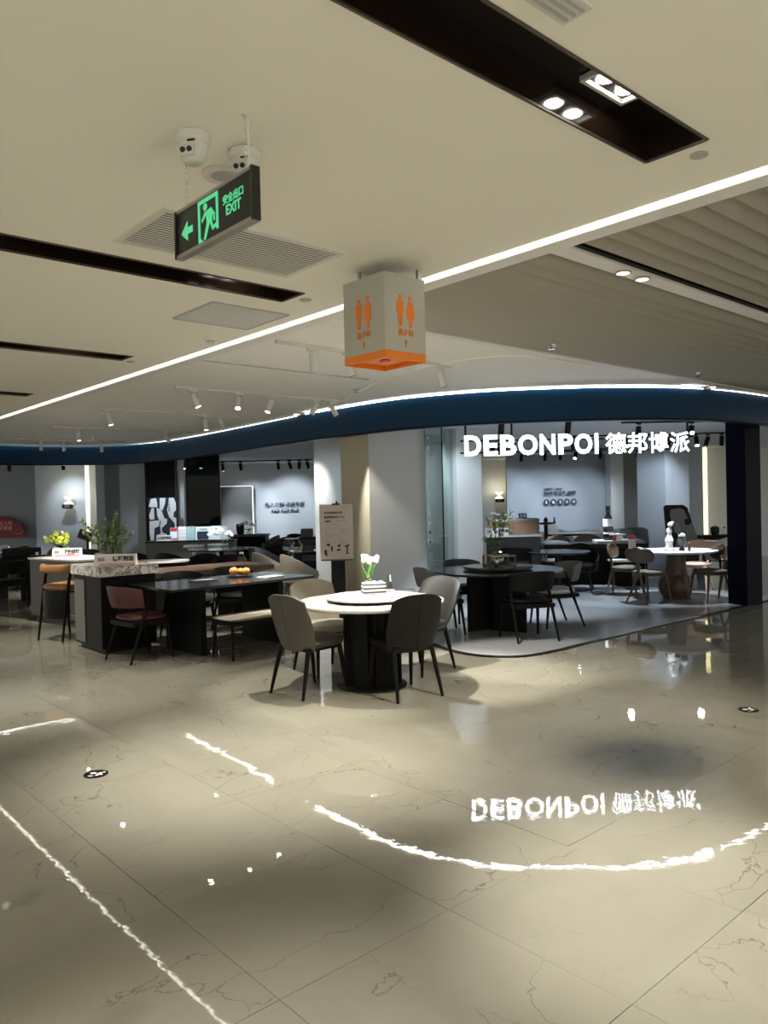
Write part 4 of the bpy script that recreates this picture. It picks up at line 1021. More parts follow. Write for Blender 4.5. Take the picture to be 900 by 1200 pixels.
# ================================================================ BLACK DINING TABLE, BENCH, RED CHAIR
slab_table('dining_table', 'long matt black dining table with two broad slab legs and fruit on it', 4.56, 7.92, R(1.5), 1.86, 1.0, .755, 'dark_stone', 'dark_panel', .028, .42, .07, .78)
bn = thing('bench', 'black legged bench with beige padded seat in front of the black table', 'bench', (4.66, 7.26, 0), R(4))
cushion(MB(), 1.14, .40, .395, .435, n=9, crown=.004).build('seat_pad', 'beige_leather', bn)
f = MB()
for s_ in (-1, 1): f.box((0, s_*.165, .375), (1.06, .03, .04)); f.box((s_*.535, 0, .375), (.03, .30, .04))
f.build('frame', 'black_wood', bn, smooth=0)
for sx in (-1, 1):
    for sy in (-1, 1): MB().tube([(sx*.525, sy*.155, .39), (sx*.545, sy*.185, 0)], [.022, .015], 8).build('leg', 'black_wood', bn)
put('c_red', bow_chair('red_leather'), 'dark red leather armchair with black slanted legs at the black table end', None, 3.52, 7.92, facing(3.52, 7.92, 4.6, 8.05))
BGc = 'black chairs behind the black dining table'
put('c_bowdark', None, 'black chair tucked behind the left half of the black dining table', BGc, 4.50, 8.72, R(178))
put('c_bowdark', None, 'black chair tucked behind the right half of the black dining table', BGc, 5.25, 8.78, R(182))

# ================================================================ COUNTER CHAIR
def counter_chair():
    t = thing('counter_chair', 'tan leather counter chair with black skirt beside the terrazzo island', 'chair', (3.43, 9.88, 0), R(-72))
    cushion(MB(), .47, .44, .60, .69, cy=.02).build('seat', 'tan_leather', t)
    def bk(u, v):
        a = (u*2-1)*R(62); return (.27*math.sin(a), .03-.27*math.cos(a), .84+.10*v)
    MB().shell(bk, 14, 5, .055).build('back_roll', 'tan_leather', t)
    def bp(u, v):
        a = (u*2-1)*R(60); return (.265*math.sin(a), .03-.262*math.cos(a), .28+.34*v)
    MB().shell(bp, 14, 4, .018).build('back_panel', 'black_leather', t)
    for s_ in (-1, 1):
        MB().tube([(s_*.235, -.07, .90), (s_*.22, -.14, .55), (s_*.23, -.22, 0)], [.018, .022, .013], 8).build('leg', 'black_wood', t)
        MB().tube([(s_*.20, .17, .63), (s_*.23, .24, 0)], [.022, .013], 8).build('leg', 'black_wood', t)
    MB().tube([(-.215, .21, .25), (.215, .21, .25)], .010, 8).build('foot_bar', 'chrome', t)
    MB().box((0, .02, .60), (.40, .36, .03)).build('seat_frame', 'black_wood', t, smooth=0)
counter_chair()

# ================================================================ ISLANDS ON THE LEFT
box_block('kitchen_island', 'grey kitchen island with white top carrying the yellow flowers', 'island', 4.20, 11.55, R(10), .72, 1.36, .90, 'panel_grey', 'white_gloss', .025, .02, .05)
t = box_block('kitchen_island', 'black island with thick terrazzo slab top, vase and price sign', 'island', 3.65, 8.86, 0, .64, .80, .965, 'black_wood', 'terrazzo', .112, .03, .05)
MB().box((-.325, .22, .44), (.01, .30, .72)).build('side_panel', 'panel_grey', t, smooth=0)
# live edge table joined behind it
lt = thing('live_edge_table', 'long brown live edge wooden table with wavy front behind the black table', 'table', (0, 0, 0))
fr_ = [(4.15+.12*k, 9.33+.035*math.sin(k*1.1)+.02*math.sin(k*2.7)) for k in range(18)]
MB().prism(fr_+[(6.2-.12*k, 10.28+.03*math.sin(k*1.4)) for k in range(18)], .69, .755).build('tabletop', 'walnut_wood', lt, smooth=0)
for x in (4.7, 5.75): MB().box((x, 9.8, .345), (.10, .62, .69), bev=.004).build('slab_leg', 'black_wood', lt, smooth=0)
MB().box((5.2, 9.75, .60), (.95, .06, .12)).build('stretcher', 'rust_brown', lt, smooth=0)
# white rounded counter end
wc = thing('round_end_counter', 'low dark counter with rounded end and thin white top behind the terrazzo island', 'counter', (5.157,11.152, 0), R(-40))
pts = [(.42+.0, -.26)]+[(.30+.26*math.cos(R(a)), .26*math.sin(R(a))) for a in range(-90, 91, 15)]+[(-.22, .26), (-.22, -.26)]
MB().prism(pts[1:], .05, .775).build('body', 'black_wood', wc)
MB().prism([(x*1.05, y*1.08) for x, y in pts[1:]], .775, .80).build('worktop', 'white_gloss', wc)
# dark desk far left
slab_table('dark_table', 'dark narrow table with thick slab legs at the far left edge', 4.266,14.816, R(-42), 1.2, .55, .76, 'dark_panel', 'black_wood', .03, .30, .16, .8)
b = MB().box((0, 0, .085), (.56, .34, .17), bev=.012).build('storage_box', 'charcoal_leather'); b.location = (4.396,14.767, .761); b.rotation_euler.z = R(-42)
tag(b, 'low black storage box lying on the dark table at the far left', 'box')
slab_table('white_table', 'white topped table at the left picture edge behind the dark table', 4.621,17.313, R(-42), 1.4, .8, .78, 'white_gloss', 'mid_fabric', .03, .3, .06, .7)
FG = 'pale shell chairs at the far left'
put('c_tubgrey', tub_chair('mid_fabric'), 'grey tub chair at the left picture edge under the red sign', FG, 5.083,19.044, R(120))
put('c_tubdark', tub_chair('charcoal_leather'), 'dark tub chair below the nose of the red sign', FG, 5.312,17.903, R(150))
put('c_shell', dining_chair('taupe_leather', lean=.26), 'small taupe shell chair leaning back left of the yellow flowers', FG, 5.044,16.400, R(60))
put('c_shellpale', dining_chair('beige_leather', lean=.30), 'beige shell chair leaning back next to the yellow flowers', FG, 5.077,15.835, R(62))
put('c_tubgrey', None, 'grey seated chair in front of the dark table at the left edge', FG, 3.482,14.443, R(-40))
put('c_bowdark', None, 'black framed chair standing against the dark table leg at far left', FG, 3.897,13.672, R(-20))
put('c_bowdark', None, 'black chair behind the vase, in front of the pilaster', None, 5.690,15.289, R(150))
put('c_char', None, 'dark dining chair by the grey pillar behind the round end counter', None, 5.712,12.591, R(-60))
put('c_bowdark', None, 'black chair hidden behind the price sign and glass vase', None, 4.907,12.237, R(-70))
dk = thing('monitor_stand', 'tilted dark screen seen beside the vertical LED strip', 'screen', (6.405,17.062, 0), R(-42))
MB().box((0, 0, 1.02), (.30, .03, .20), ry=R(22)).build('screen_panel', 'print_black', dk, smooth=0)
MB().box((.05, .0, .50), (.04, .04, 1.0)).build('post', 'black_metal', dk, smooth=0)
MB().box((.05, .0, .01), (.30, .24, .02)).build('foot', 'black_metal', dk, smooth=0)

# ================================================================ SAMPLE COUNTER IN THE MIDDLE LEFT
box_block('sample_counter', 'grey wooden counter carrying the row of sample boards', 'counter', 7.865,14.959, R(-41.7), 1.82, .42, .89, 'panel_grey', 'black_metal', .03, .02, .05)
def sample(x, y, w_, h_, m, label, deco=()):
    t = thing('sample_board', label, 'board', (x, y, .892), WRZ, 'sample boards on the counter')
    MB().box((0, .02, h_/2), (w_, .015, h_), rx=R(-8)).build('board_panel', m, t, smooth=0)
    MB().box((0, .06, h_*.3), (w_*.4, .01, h_*.6), rx=R(14)).build('back_strut', 'print_grey', t, smooth=0)
    for (dx, dz, dw, dh, dm) in deco:
        MB().box((dx*w_, (.0085-(.5-dz)*h_*.14), dz*h_), (dw*w_, .006, dh*h_), rx=R(-8)).build('printed_patch', dm, t, smooth=0)
sample(7.557,15.180, .16, .27, 'print_pink', 'pink and red sample card, leftmost of the sample boards', ((0, .88, .9, .18, 'print_red'), (0, .42, .8, .5, 'print_white')))
sample(7.691,15.060, .17, .29, 'print_white', 'white sample board with rows of grey dots, second from left', tuple((-.28+.28*i, .25+.25*j, .12, .05, 'print_grey') for i in range(3) for j in range(3)))
sample(7.826,14.940, .17, .29, 'print_teal', 'pale teal sample board in the middle of the row', ((.1, .9, .1, .05, 'print_black'),))
sample(8.021,14.767, .33, .28, 'print_white', 'white sample board with dark blue square', ((-.02, .36, .72, .56, 'print_navy'), (0, .82, .5, .1, 'print_teal')))
sample(8.223,14.587, .21, .29, 'print_white', 'white sample board with small dark heading, right of the blue square', ((.1, .75, .35, .08, 'print_black'), (0, .4, .4, .04, 'print_grey')))
sample(8.357,14.467, .13, .28, 'paper_white', 'plain white sample board behind the white orchid')
def tent(x, y, z, rz, L, label, line1, line2, m='paper_white', s=1, stripe='print_pink', logo='print_grey'):
    """folded card price sign with a bold line of writing"""
    t = thing('price_sign', label, 'price sign', (x, y, z), rz)
    M = Matrix(((0, 0, 1, -L/2), (1, 0, 0, 0), (0, 1, 0, 0), (0, 0, 0, 1)))
    MB().slab([(-.06*s, 0), (.06*s, 0), (.035*s, .13*s), (-.035*s, .13*s)], M, L).build('card', m, t, smooth=0)
    MB().box((-L*.40, 0, .138*s), (L*.16, .05*s, .02*s)).build('card_tab', stripe if stripe == 'print_pink' else m, t, smooth=0)
    if stripe: MB().box((L*.06, -.0588*s, .014*s), (L*.86, .004, .022*s)).build('stripe', stripe, t, smooth=0)
    def tx(s_, size, x_, zz, mm, b): 
        o = text_mesh(s_, size, .002, b, 'CENTER', 'lettering', mm, t); o.location = (x_, -.06*s+.025*s*(zz/(.13*s))-.003, zz); o.rotation_euler = (R(79), 0, 0)
    tx(line1, .062*s, L*.20, .075*s, 'print_black', .002)
    if line2: tx(line2, .030*s, L*.18, .030*s, 'print_red', .001)
    if logo: MB().box((-L*.33, -.049*s, .07*s), (L*.16, .004, .045*s), rx=R(-11)).build('logo_patch', logo, t, smooth=0)
    return t
tent(7.352,15.215, .892, R(-42), .29, 'white price card at the left end of the sample counter', '德邦定制', None, s=.9, stripe=None)
tent(3.575, 8.62, .966, R(-38), .46, 'white price sign with bold black writing on the terrazzo slab', '德邦制造', None, s=.95)
tent(4.188,11.893, .902, R(-42), .42, 'white price sign with red line on the white topped island', '特价促销', '限时优惠', s=.95)
tent(10.852,9.132, .952, R(-42), .42, 'white price sign beside the white lilies on the navy cabinet', '德邦家居', None, 'print_white', 1.0, None)

# ================================================================ FLOWERS
def stem_bunch(t, n, h0, h1, spread, r=.003, m='stem_green', z0=.02):
    mb = MB(); tips = []
    for k in range(n):
        a = 2*PI*k/n+rnd.uniform(-.3, .3); q = spread*rnd.uniform(.35, 1); h = rnd.uniform(h0, h1)
        p = (q*math.cos(a), q*math.sin(a), h); mb.tube([(0.012*math.cos(a), .012*math.sin(a), z0), (p[0]*.35, p[1]*.35, h*.6), p], r, 5); tips.append(p)
    mb.build('stems', m, t); return tips
def leaf(mb, c, d, L, W_):
    d = Vector(d).normalized(); s_ = d.cross(Vector((0, 0, 1)));
    if s_.length < .1: s_ = Vector((1, 0, 0))
    s_.normalize(); n_ = s_.cross(d); c = Vector(c)
    ps = [c, c+d*L*.35+s_*W_*.5+n_*W_*.12, c+d*L, c+d*L*.35-s_*W_*.5+n_*W_*.12]
    vs = [mb.bm.verts.new(p) for p in ps]; mid = mb.bm.verts.new(c+d*L*.4-n_*W_*.05)
    for a, b in ((0, 1), (1, 2), (2, 3), (3, 0)): mb.bm.faces.new((vs[a], vs[b], mid))
def vase(t, r, h, m='clear_glass', n=24):
    MB().lathe([(r*.8, 0), (r*.85, .004), (r, h), (r-.004, h), (r*.8-.004, .010)], n=n, cap=True).build('vase', m, t)
# tulips on the marble table
vz = .789
tv = thing('tulip_vase', 'glass vase of white tulips on the marble turntable', 'flowers', (4.659,5.471, vz))
vase(tv, .042, .17)
tips = stem_bunch(tv, 11, .24, .30, .10)
mb = MB()
for x, y, z in tips:
    for k in range(5):
        a = 2*PI*k/5; mb.ball((x+.010*math.cos(a), y+.010*math.sin(a), z+.022), .016, 1, (1, 1, 1.7))
mb.build('tulip_heads', 'petal_white', tv)
mb = MB()
for k in range(26):
    a = rnd.uniform(0, 2*PI); leaf(mb, (.02*math.cos(a), .02*math.sin(a), rnd.uniform(.10, .17)), (math.cos(a)*.5, math.sin(a)*.5, 1), rnd.uniform(.09, .13), .026)
mb.build('leaves', 'leaf_green', tv)
tb = thing('striped_box', 'small black and white striped box in front of the tulip vase', 'box', (4.536,5.257, vz), R(-25))
MB().box((0, 0, .052), (.20, .13, .104), bev=.012).build('box_body', 'print_white', tb)
for k in range(3): MB().box((0, 0, .022+k*.034), (.204, .134, .014), bev=.003).build('stripe', 'print_black', tb)
for k in (-1, 0, 1):
    MB().ball((k*.06, -.03, .106), .024, 2, (1, 1, .6)).build('lid_knob', 'print_white', tb)
ac = thing('acrylic_sign', 'clear pointed acrylic table sign on the marble table', 'table sign', (4.713,5.235, vz), R(-20))
MB().slab([(-.028, 0), (.034, 0), (.016, .07), (.0, .17), (-.018, .16), (-.030, .11)], Matrix(((1, 0, 0, 0), (0, 0, -1, 0), (0, 1, 0, 0), (0, 0, 0, 1))), .012).build('plate', 'table_glass', ac, smooth=0)
MB().box((0, -.006, .012), (.07, .05, .024)).build('pink_foot', 'print_pink', ac, smooth=0)
MB().slab([(-.006, .1), (.012, .1), (.008, .14), (.002, .165), (-.008, .15)], Matrix(((1, 0, 0, 0), (0, 0, -1, -.013), (0, 1, 0, 0), (0, 0, 0, 1))), .001).build('printed_patch', 'print_white', ac, smooth=0)
bk_ = thing('brochure', 'small dark brochure lying near the right rim of the marble table', 'booklet', (5.101,5.445, .7455), R(-48))
MB().box((0, 0, .008), (.17, .10, .015), bev=.002).build('pages', 'print_grey', bk_, smooth=0)
MB().box((0, 0, .0165), (.172, .102, .002)).build('cover', 'print_navy', bk_, smooth=0)
# plant on second table
pv = thing('potted_branches', 'glass jar of green branches on the black stone table', 'plant', (7.42, 6.24, .789))
MB().lathe([(.07, 0), (.085, .02), (.09, .10), (.06, .15), (.055, .17)], n=24).build('jar', 'table_glass', pv)
MB().lathe([(.065, .008), (.075, .10)], n=20).build('moss', 'leaf_dark', pv)
tips = stem_bunch(pv, 9, .34, .64, .20, .004, 'stem_brown')
mb = MB()
for x, y, z in tips:
    for k in range(16):
        f_ = rnd.uniform(.45, 1.02); leaf(mb, (x*f_, y*f_, z*f_), (rnd.uniform(-1, 1), rnd.uniform(-1, 1), rnd.uniform(-.2, .8)), rnd.uniform(.04, .075), .032)
o = mb.build('leaves', 'leaf_green', pv)
wb = thing('wooden_tray_frame', 'small brown open frame box around the jar on the black stone table', 'box', (7.38, 6.18, .789), R(-30))
for s_ in (-1, 1):
    MB().box((0, s_*.12, .012), (.34, .02, .024)).build('rail', 'brown_wood', wb, smooth=0); MB().box((s_*.16, 0, .012), (.02, .22, .024)).build('rail', 'brown_wood', wb, smooth=0)
    MB().box((s_*.16, -.12, .075), (.02, .02, .125)).build('post', 'brown_wood', wb, smooth=0); MB().box((s_*.16, .12, .075), (.02, .02, .125)).build('post', 'brown_wood', wb, smooth=0)
    MB().box((0, s_*.12, .13), (.34, .02, .016)).build('rail', 'cork_beige', wb, smooth=0)
pn = thing('figurine', 'tiny white and black animal figurine left of the jar on the black stone table', 'figurine', (7.243,6.105, .789))
MB().ball((0, 0, .028), .028, 2).build('body', 'print_black', pn); MB().ball((0, -.01, .068), .024, 2).build('head', 'white_gloss', pn)
for s_ in (-1, 1): MB().ball((s_*.016, -.01, .090), .008, 1).build('ear', 'print_black', pn)
# leafy branches in glass vase on the terrazzo slab
gv = thing('branch_vase', 'tall glass vase of leafy green branches behind the terrazzo price sign', 'plant', (3.70, 9.05, .966))
vase(gv, .055, .20)
mb = MB(); lf = MB(); fl = MB()
for (dx, dy, h) in ((-.34, .0, .50), (-.24, .10, .44), (-.15, -.05, .40), (-.06, .04, .44), (.02, .05, .46), (.10, -.1, .56), (.15, .05, .46), (.20, -.08, .38), (-.08, .1, .50), (-.28, -.1, .36), (.08, -.02, .60), (.26, .02, .34), (-.16, .06, .34)):
    cx, sx_ = math.cos(-.727), math.sin(-.727); X, Y = dx*cx-dy*sx_, dx*sx_+dy*cx
    pts = [(0, 0, .01), (X*.25, Y*.25, h*.42), (X*.7, Y*.7, h*.75), (X, Y, h)]; mb.tube(pts, [.004, .004, .003, .002], 5)
    for k in range(48):
        f_ = rnd.uniform(.3, 1.02); i = min(2, int(f_*3)); a_ = f_*3-i; p = Vector(pts[i]).lerp(Vector(pts[i+1]), a_)
        leaf(lf, p, (rnd.uniform(-1, 1), rnd.uniform(-1, 1), rnd.uniform(-.5, .9)), rnd.uniform(.045, .075), .036)
        if rnd.random() < .10: fl.ball(p+Vector((rnd.uniform(-.02, .02), rnd.uniform(-.02, .02), .015)), .011, 1)
mb.build('branches', 'stem_brown', gv); lf.build('leaves', 'leaf_pale', gv, smooth=0); fl.build('blossoms', 'petal_white', gv)
# yellow flowers
yv = thing('flower_vase', 'dark vase of round yellow flowers on the white island', 'flowers', (4.154,12.124, .901))
MB().lathe([(.05, 0), (.06, .03), (.055, .12), (.035, .16)], n=20).build('vase', 'print_black', yv)
tips = stem_bunch(yv, 14, .22, .36, .20, .004)
mb = MB(); wf = MB()
for k, (x, y, z) in enumerate(tips):
    if k % 4 == 3: wf.ball((x*1.35, y*1.35, z+.05), .028, 1)
    else:
        for q in range(6): mb.ball((x*.8+rnd.uniform(-.035, .035), y*.8+rnd.uniform(-.035, .035), z-.01+rnd.uniform(-.035, .035)), .036, 1)
mb.build('flower_heads', 'petal_yellow', yv); wf.build('white_blossoms', 'petal_white', yv)
lf = MB()
for k in range(30):
    a = rnd.uniform(0, 2*PI); leaf(lf, (.05*math.cos(a), .05*math.sin(a), rnd.uniform(.14, .30)), (math.cos(a), math.sin(a), .5), .12, .045)
lf.build('leaves', 'leaf_green', yv, smooth=0)
td = thing('tray', 'small dark tray with cups beside the yellow flowers', 'tray', (3.986,12.416, .901), R(-40))
MB().box((0, 0, .008), (.30, .18, .016), bev=.004).build('tray_base', 'black_metal', td, smooth=0)
for k in (-1, 1): MB().lathe([(.022, .016), (.03, .06)], (k*.07, 0, 0), 14).build('cup', 'white_gloss', td)
# orchids
def orchid(label, x, y, z, rz, s=1):
    t = thing('orchid', label, 'flowers', (x, y, z), rz)
    MB().lathe([(.05*s, 0), (.07*s, .05*s), (.055*s, .13*s)], n=20).build('pot', 'table_glass', t)
    mb = MB(); fl = MB(); lf = MB()
    for (ex, ez) in ((-.30*s, .36*s), (-.14*s, .40*s), (.16*s, .34*s)):
        p = [(0, 0, .1*s), (ex*.25, 0, ez*.95), (ex*.6, 0, ez*1.05), (ex, -.02, ez*.86)]; mb.tube(p, .004*s, 5)
        for k in range(8):
            f_ = .35+.09*k; i = min(2, int(f_*3)); c = Vector(p[i]).lerp(Vector(p[i+1]), min(1, f_*3-i))
            for q in range(5):
                a = 2*PI*q/5; fl.ball(c+Vector((.022*s*math.cos(a), -.02*s, .022*s*math.sin(a)-.02*s)), .018*s, 1, (1, .4, 1))
    for k in range(5):
        a = 2*PI*k/5; leaf(lf, (0, 0, .12*s), (math.cos(a), math.sin(a), .35), .22*s, .08*s)
    mb.build('stems', 'stem_green', t); fl.build('blossoms', 'petal_white', t); lf.build('leaves', 'leaf_dark', t, smooth=0)

# ================================================================ MIDDLE LEFT GROUP
round_table('black round table with glassy top under the white orchid', 7.410,12.953, 'dark_stone', .62, disc_base, None, .80)
orchid('white orchid in glass pot on the black round table', 7.305,12.645, .801, R(-42), .95)
WT = 'small white pedestal tables'
def side_table():
    t = thing('side_table', '', 'table')
    MB().lathe([(.20, .80), (.21, .82), (.205, .845), (.10, .85)], n=36).build('tabletop', 'white_gloss', t)
    MB().lathe([(.15, 0), (.15, .015), (.035, .05), (.035, .81)], n=20).build('pedestal', 'white_gloss', t); return t
place('side', side_table, 'small white pedestal table between the black tub chairs, left one', WT, 7.315,13.842, 0)
place('side', side_table, 'small white pedestal table left of the orchid pot, right one', WT, 7.816,13.797, 0)
TB = 'black tub chairs in the middle of the shop'
put('c_tubblack', tub_chair('black_leather'), 'black tub chair in front of the sample counter, leftmost', TB, 6.369,12.810, R(-60))
put('c_tubblack', None, 'black tub chair in front of the small white table', TB, 6.559,12.105, R(-20))
put('c_tubblack', None, 'black tub chair below the white orchid', TB, 6.705,11.439, R(-30))
put('c_tubblack', None, 'black tub chair right of the white orchid near the black desk', TB, 8.542,13.821, R(60))
put('c_tubdark', None, 'dark tub chair half hidden by the smoked glass bottles', TB, 8.687,13.155, R(100))
tc = thing('desk', 'black reception desk in front of the backlit grey panel', 'desk', (9.639,15.522, 0), R(-41.7))
MB().box((0, 0, .45), (.80, .55, .86), bev=.005).build('body', 'black_wood', tc, smooth=0); MB().box((0, 0, .90), (.86, .60, .04)).build('worktop', 'mid_fabric', tc, smooth=0)
mo = thing('monitor', 'small black box shaped monitor on the black reception desk', 'monitor', (9.476,15.667, .922), R(-41.7))
MB().box((0, 0, .14), (.17, .12, .22), bev=.006).build('screen', 'print_black', mo); MB().box((0, 0, .015), (.12, .10, .03)).build('foot', 'black_metal', mo, smooth=0)
orchid('small white orchid on the black reception desk', 9.571,15.449, .922, R(-42), .75)
LG = 'grey lounge chairs before the left slogan'
put('c_tubgrey', None, 'grey lounge chair under the left slogan', LG, 10.984,16.869, R(70))
put('c_tubtaupe', tub_chair('taupe_leather'), 'taupe lounge chair under the right end of the left slogan', LG, 10.495,15.562, R(110))
put('c_char', None, 'dark blue black chair left of the dark sideboard', LG, 11.430,16.069, R(-60))
def sb_extra(t):
    MB().box((0, -.215, .50), (.36, .01, .34)).build('open_shelf', 'mid_fabric', t, smooth=0)
    MB().box((0, -.215, .18), (.46, .012, .10)).build('drawer', 'black_metal', t, smooth=0)
box_block('sideboard', 'dark sideboard with grey shelf against the bright white pillar', 'sideboard', 10.333,14.100, R(-41.7), .56, .42, .86, 'navy_cabinet', 'black_metal', .03, .02, .05, sb_extra)
gb = MB().box((0, 0, .09), (.26, .22, .18), bev=.01).build('grey_box', 'mid_fabric'); gb.location = (10.276,14.151, .862); gb.rotation_euler.z = R(-42); tag(gb, 'soft grey box on top of the dark sideboard', 'box')
bt = slab_table('glass_table', 'glass topped table with bottles behind the beige tub chairs', 8.528,11.556, R(-30), .95, .62, .745, 'table_glass', 'black_metal', .02, .14, .05, .6)
def glass_jar(label, x, y, z, lid):
    t = thing('glass_jar', label, 'jar', (x, y, z), 0, 'glass jars on the glass topped table')
    MB().lathe([(.06, 0), (.085, .02), (.09, .10), (.05, .17), (.035, .20), (.04, .215)], n=20).build('jar_body', 'clear_glass', t)
    MB().lathe([(.07, .01), (.078, .07)], n=18).build('contents', 'print_grey', t)
    return t
glass_jar('left round glass jar on the glass topped table', 8.163,11.881, .746, 0); glass_jar('right round glass jar on the glass topped table', 8.246,11.673, .746, 0)
lidb = MB().box((0, 0, .008), (.26, .07, .016), rz=R(-42), bev=.003).build('white_tray', 'white_gloss'); lidb.location = (8.205,11.777, .9635); tag(lidb, 'long white tray resting across the two glass jars', 'tray')
BG2 = 'beige tub chairs behind the black dining table'
put('c_tubbeige', tub_chair('beige_leather', 'rust_brown'), 'beige tub chair behind the fruit, left one of two', BG2, 7.329,11.151, R(-98))
put('c_tubbeige', None, 'beige tub chair next to the poster stand, right one of two', BG2, 7.290,10.248, R(-100))
put('c_tubgrey', None, 'grey tub chair behind the left beige tub chair', BG2, 8.199,12.652, R(-80))
# on the black table
def fruit(label, x, y, r, m='fruit_orange'):
    t = thing('fruit', label, 'fruit', (x, y, .772), rnd.uniform(0, 3), 'fruit on the dark plate')
    MB().ball((0, 0, r*.92), r, 3, (1.05, 1.05, .92)).build('flesh', m, t)
    MB().tube([(0, 0, r*1.75), (.004, 0, r*2.05)], .003, 6).build('stalk', 'stem_brown', t)
    MB().lathe([(.012, r*1.80), (.002, r*1.86)], n=5).build('calyx', 'leaf_dark', t)
fx, fy = 4.889,8.126
dp = thing('plate', 'dark round plate under the orange fruit', 'plate', (fx, fy, .7555)); MB().lathe([(.09, 0), (.15, .012), (.155, .018), (.14, .014), (.02, .012)], n=36).build('dish', 'print_black', dp)
fruit('orange fruit on the dark plate, left one of the pair', fx-.055, fy+.045, .052); fruit('orange fruit on the dark plate, right one of the pair', fx+.06, fy-.045, .048)
fruit('smaller orange fruit behind the pair on the plate', fx+.05, fy+.06, .042)
def flat(name, label, x, y, z, rz, L, W_, h, m, cat):
    t = thing(name, label, cat, (x, y, z), rz); MB().box((0, 0, h/2), (L, W_, h), bev=.002).build('cover', m, t, smooth=0)
    MB().box((0, 0, h+.001), (L*.7, W_*.6, .002)).build('top_sheet', 'print_grey', t, smooth=0)
flat('booklet', 'white folded booklet at the right end of the black dining table', 5.052,7.708, .7555, R(15), .30, .17, .014, 'paper_white', 'booklet')
flat('dark_folder', 'dark folder near the left end of the black dining table', 4.349,8.034, .7555, R(-12), .30, .14, .010, 'print_navy', 'folder')
cr_ = thing('carafe', 'small clear carafe behind the fruit on the live edge table', 'carafe', (5.72, 9.45, .756))
MB().lathe([(.05, 0), (.07, .03), (.06, .10), (.03, .15), (.035, .17)], n=20).build('body', 'clear_glass', cr_); MB().lathe([(.035, .172), (.028, .20)], n=16).build('lid', 'white_gloss', cr_)

# ================================================================ RIGHT HAND SHOP
def cab_extra(t):
    for k in (-1, 1): MB().box((k*.27, -.262, .62), (.50, .012, .46)).build('door', 'walnut_wood', t, smooth=0)
bc = box_block('brown_cabinet', 'brown wooden cabinet with grey top behind the white lilies', 'cabinet', 13.409,10.825, R(-41.7), 1.08, .5, 1.17, 'walnut_wood', 'panel_grey', .04, .0, .06, cab_extra)
bs = thing('blue_sign', 'small dark blue sign with pale letters on the brown cabinet', 'sign', (13.577,10.675, 1.172), R(-41.7))
MB().box((0, 0, .055), (.17, .03, .11), rx=R(-10)).build('plate', 'sign_blue', bs, smooth=0)
for k in (-1, 1): MB().box((k*.035, -.017, .055), (.035, .004, .06), rx=R(-10)).build('mark', 'print_white', bs, smooth=0)
def nav_extra(t):
    for k, zz in enumerate((.72, .45, .2)):
        d = MB().box((-.25, -.262, zz), (.46, .012, .24)).build('drawer', 'navy_cabinet', t, smooth=0); MB().box((-.25, -.275, zz+.07), (.14, .014, .014)).build('handle', 'chrome', d, smooth=0)
box_block('navy_cabinet', 'dark navy counter with drawers and bright white top', 'cabinet', 11.177,9.063, R(-41.7), .98, .52, .95, 'navy_cabinet', 'print_white', .03, .03, .05, nav_extra)
lv = thing('lily_vase', 'bunch of white lilies on the navy counter', 'flowers', (11.087,9.209, .952))
MB().lathe([(.05, 0), (.06, .10), (.05, .14)], n=18).build('vase', 'white_gloss', lv)
tips = stem_bunch(lv, 12, .22, .42, .22, .004); mb = MB(); lf = MB()
for x, y, z in tips:
    for q in range(6):
        a = 2*PI*q/6; mb.ball((x+.032*math.cos(a), y+.032*math.sin(a), z+.01), .024, 1, (1, 1, .7))
    for q in range(5): leaf(lf, (x*.6, y*.6, z*.7), (rnd.uniform(-1, 1), rnd.uniform(-1, 1), .3), .10, .03)
mb.build('blossoms', 'petal_white', lv); lf.build('leaves', 'leaf_pale', lv, smooth=0)
ev = thing('dark_plant', 'dark feathery plant behind the white lilies', 'plant', (12.437,10.218, 0))
MB().lathe([(.14, 0), (.16, .40)], n=20).build('planter', 'panel_grey', ev); tips = stem_bunch(ev, 10, 1.0, 1.42, .20, .005, 'stem_brown', .38); lf = MB()
for x, y, z in tips:
    for q in range(22):
        f_ = rnd.uniform(.6, 1.02); leaf(lf, (x*f_, y*f_, z*f_), (rnd.uniform(-1, 1), rnd.uniform(-1, 1), rnd.uniform(-.3, .9)), .09, .03)
lf.build('leaves', 'leaf_dark', ev, smooth=0)
slab_table('white_counter_table', 'long white topped table under the round wall icons', 15.253,10.789, R(-41.7), 1.66, .6, .80, 'print_white', 'black_metal', .04, .35, .06, .7)
RG = 'chairs along the long white table'
put('c_leaf', leaf_chair('rust_brown', 'pale_fabric'), 'brown leaf backed chair left of the white table legs', RG, 13.252,9.626, R(-25))
put('c_leaf', None, 'brown leaf backed chair right of the white table legs', RG, 13.804,9.133, R(-70))
put('c_tubpale', tub_chair('pale_fabric'), 'pale round chair behind the long white table, left one', RG, 16.179,11.572, R(140))
put('c_tubpale', None, 'pale round chair behind the long white table, right one', RG, 16.785,11.032, R(140))
put('c_shellwhite', dining_chair('pale_fabric', 'white_metal'), 'pale chair beside the navy counter, seen from the front', RG, 12.523,9.739, R(130))
tr = thing('dark_platter', 'dark fruit platter with bottle at the left end of the long white table', 'platter', (14.364,10.643, 0))
MB().lathe([(.05, .0), (.04, 1.0), (.20, 1.02), (.22, 1.05)], n=24).build('stand', 'black_metal', tr)
MB().lathe([(.04, 1.05), (.05, 1.12), (.02, 1.17)], n=16).build('bottle', 'print_black', tr)
wbx = thing('white_box', 'white box with dark bottle on the long white table', 'box', (14.946,10.929, .801), R(-41.7))
MB().box((0, 0, .11), (.30, .2, .22), bev=.01).build('carton', 'white_gloss', wbx)
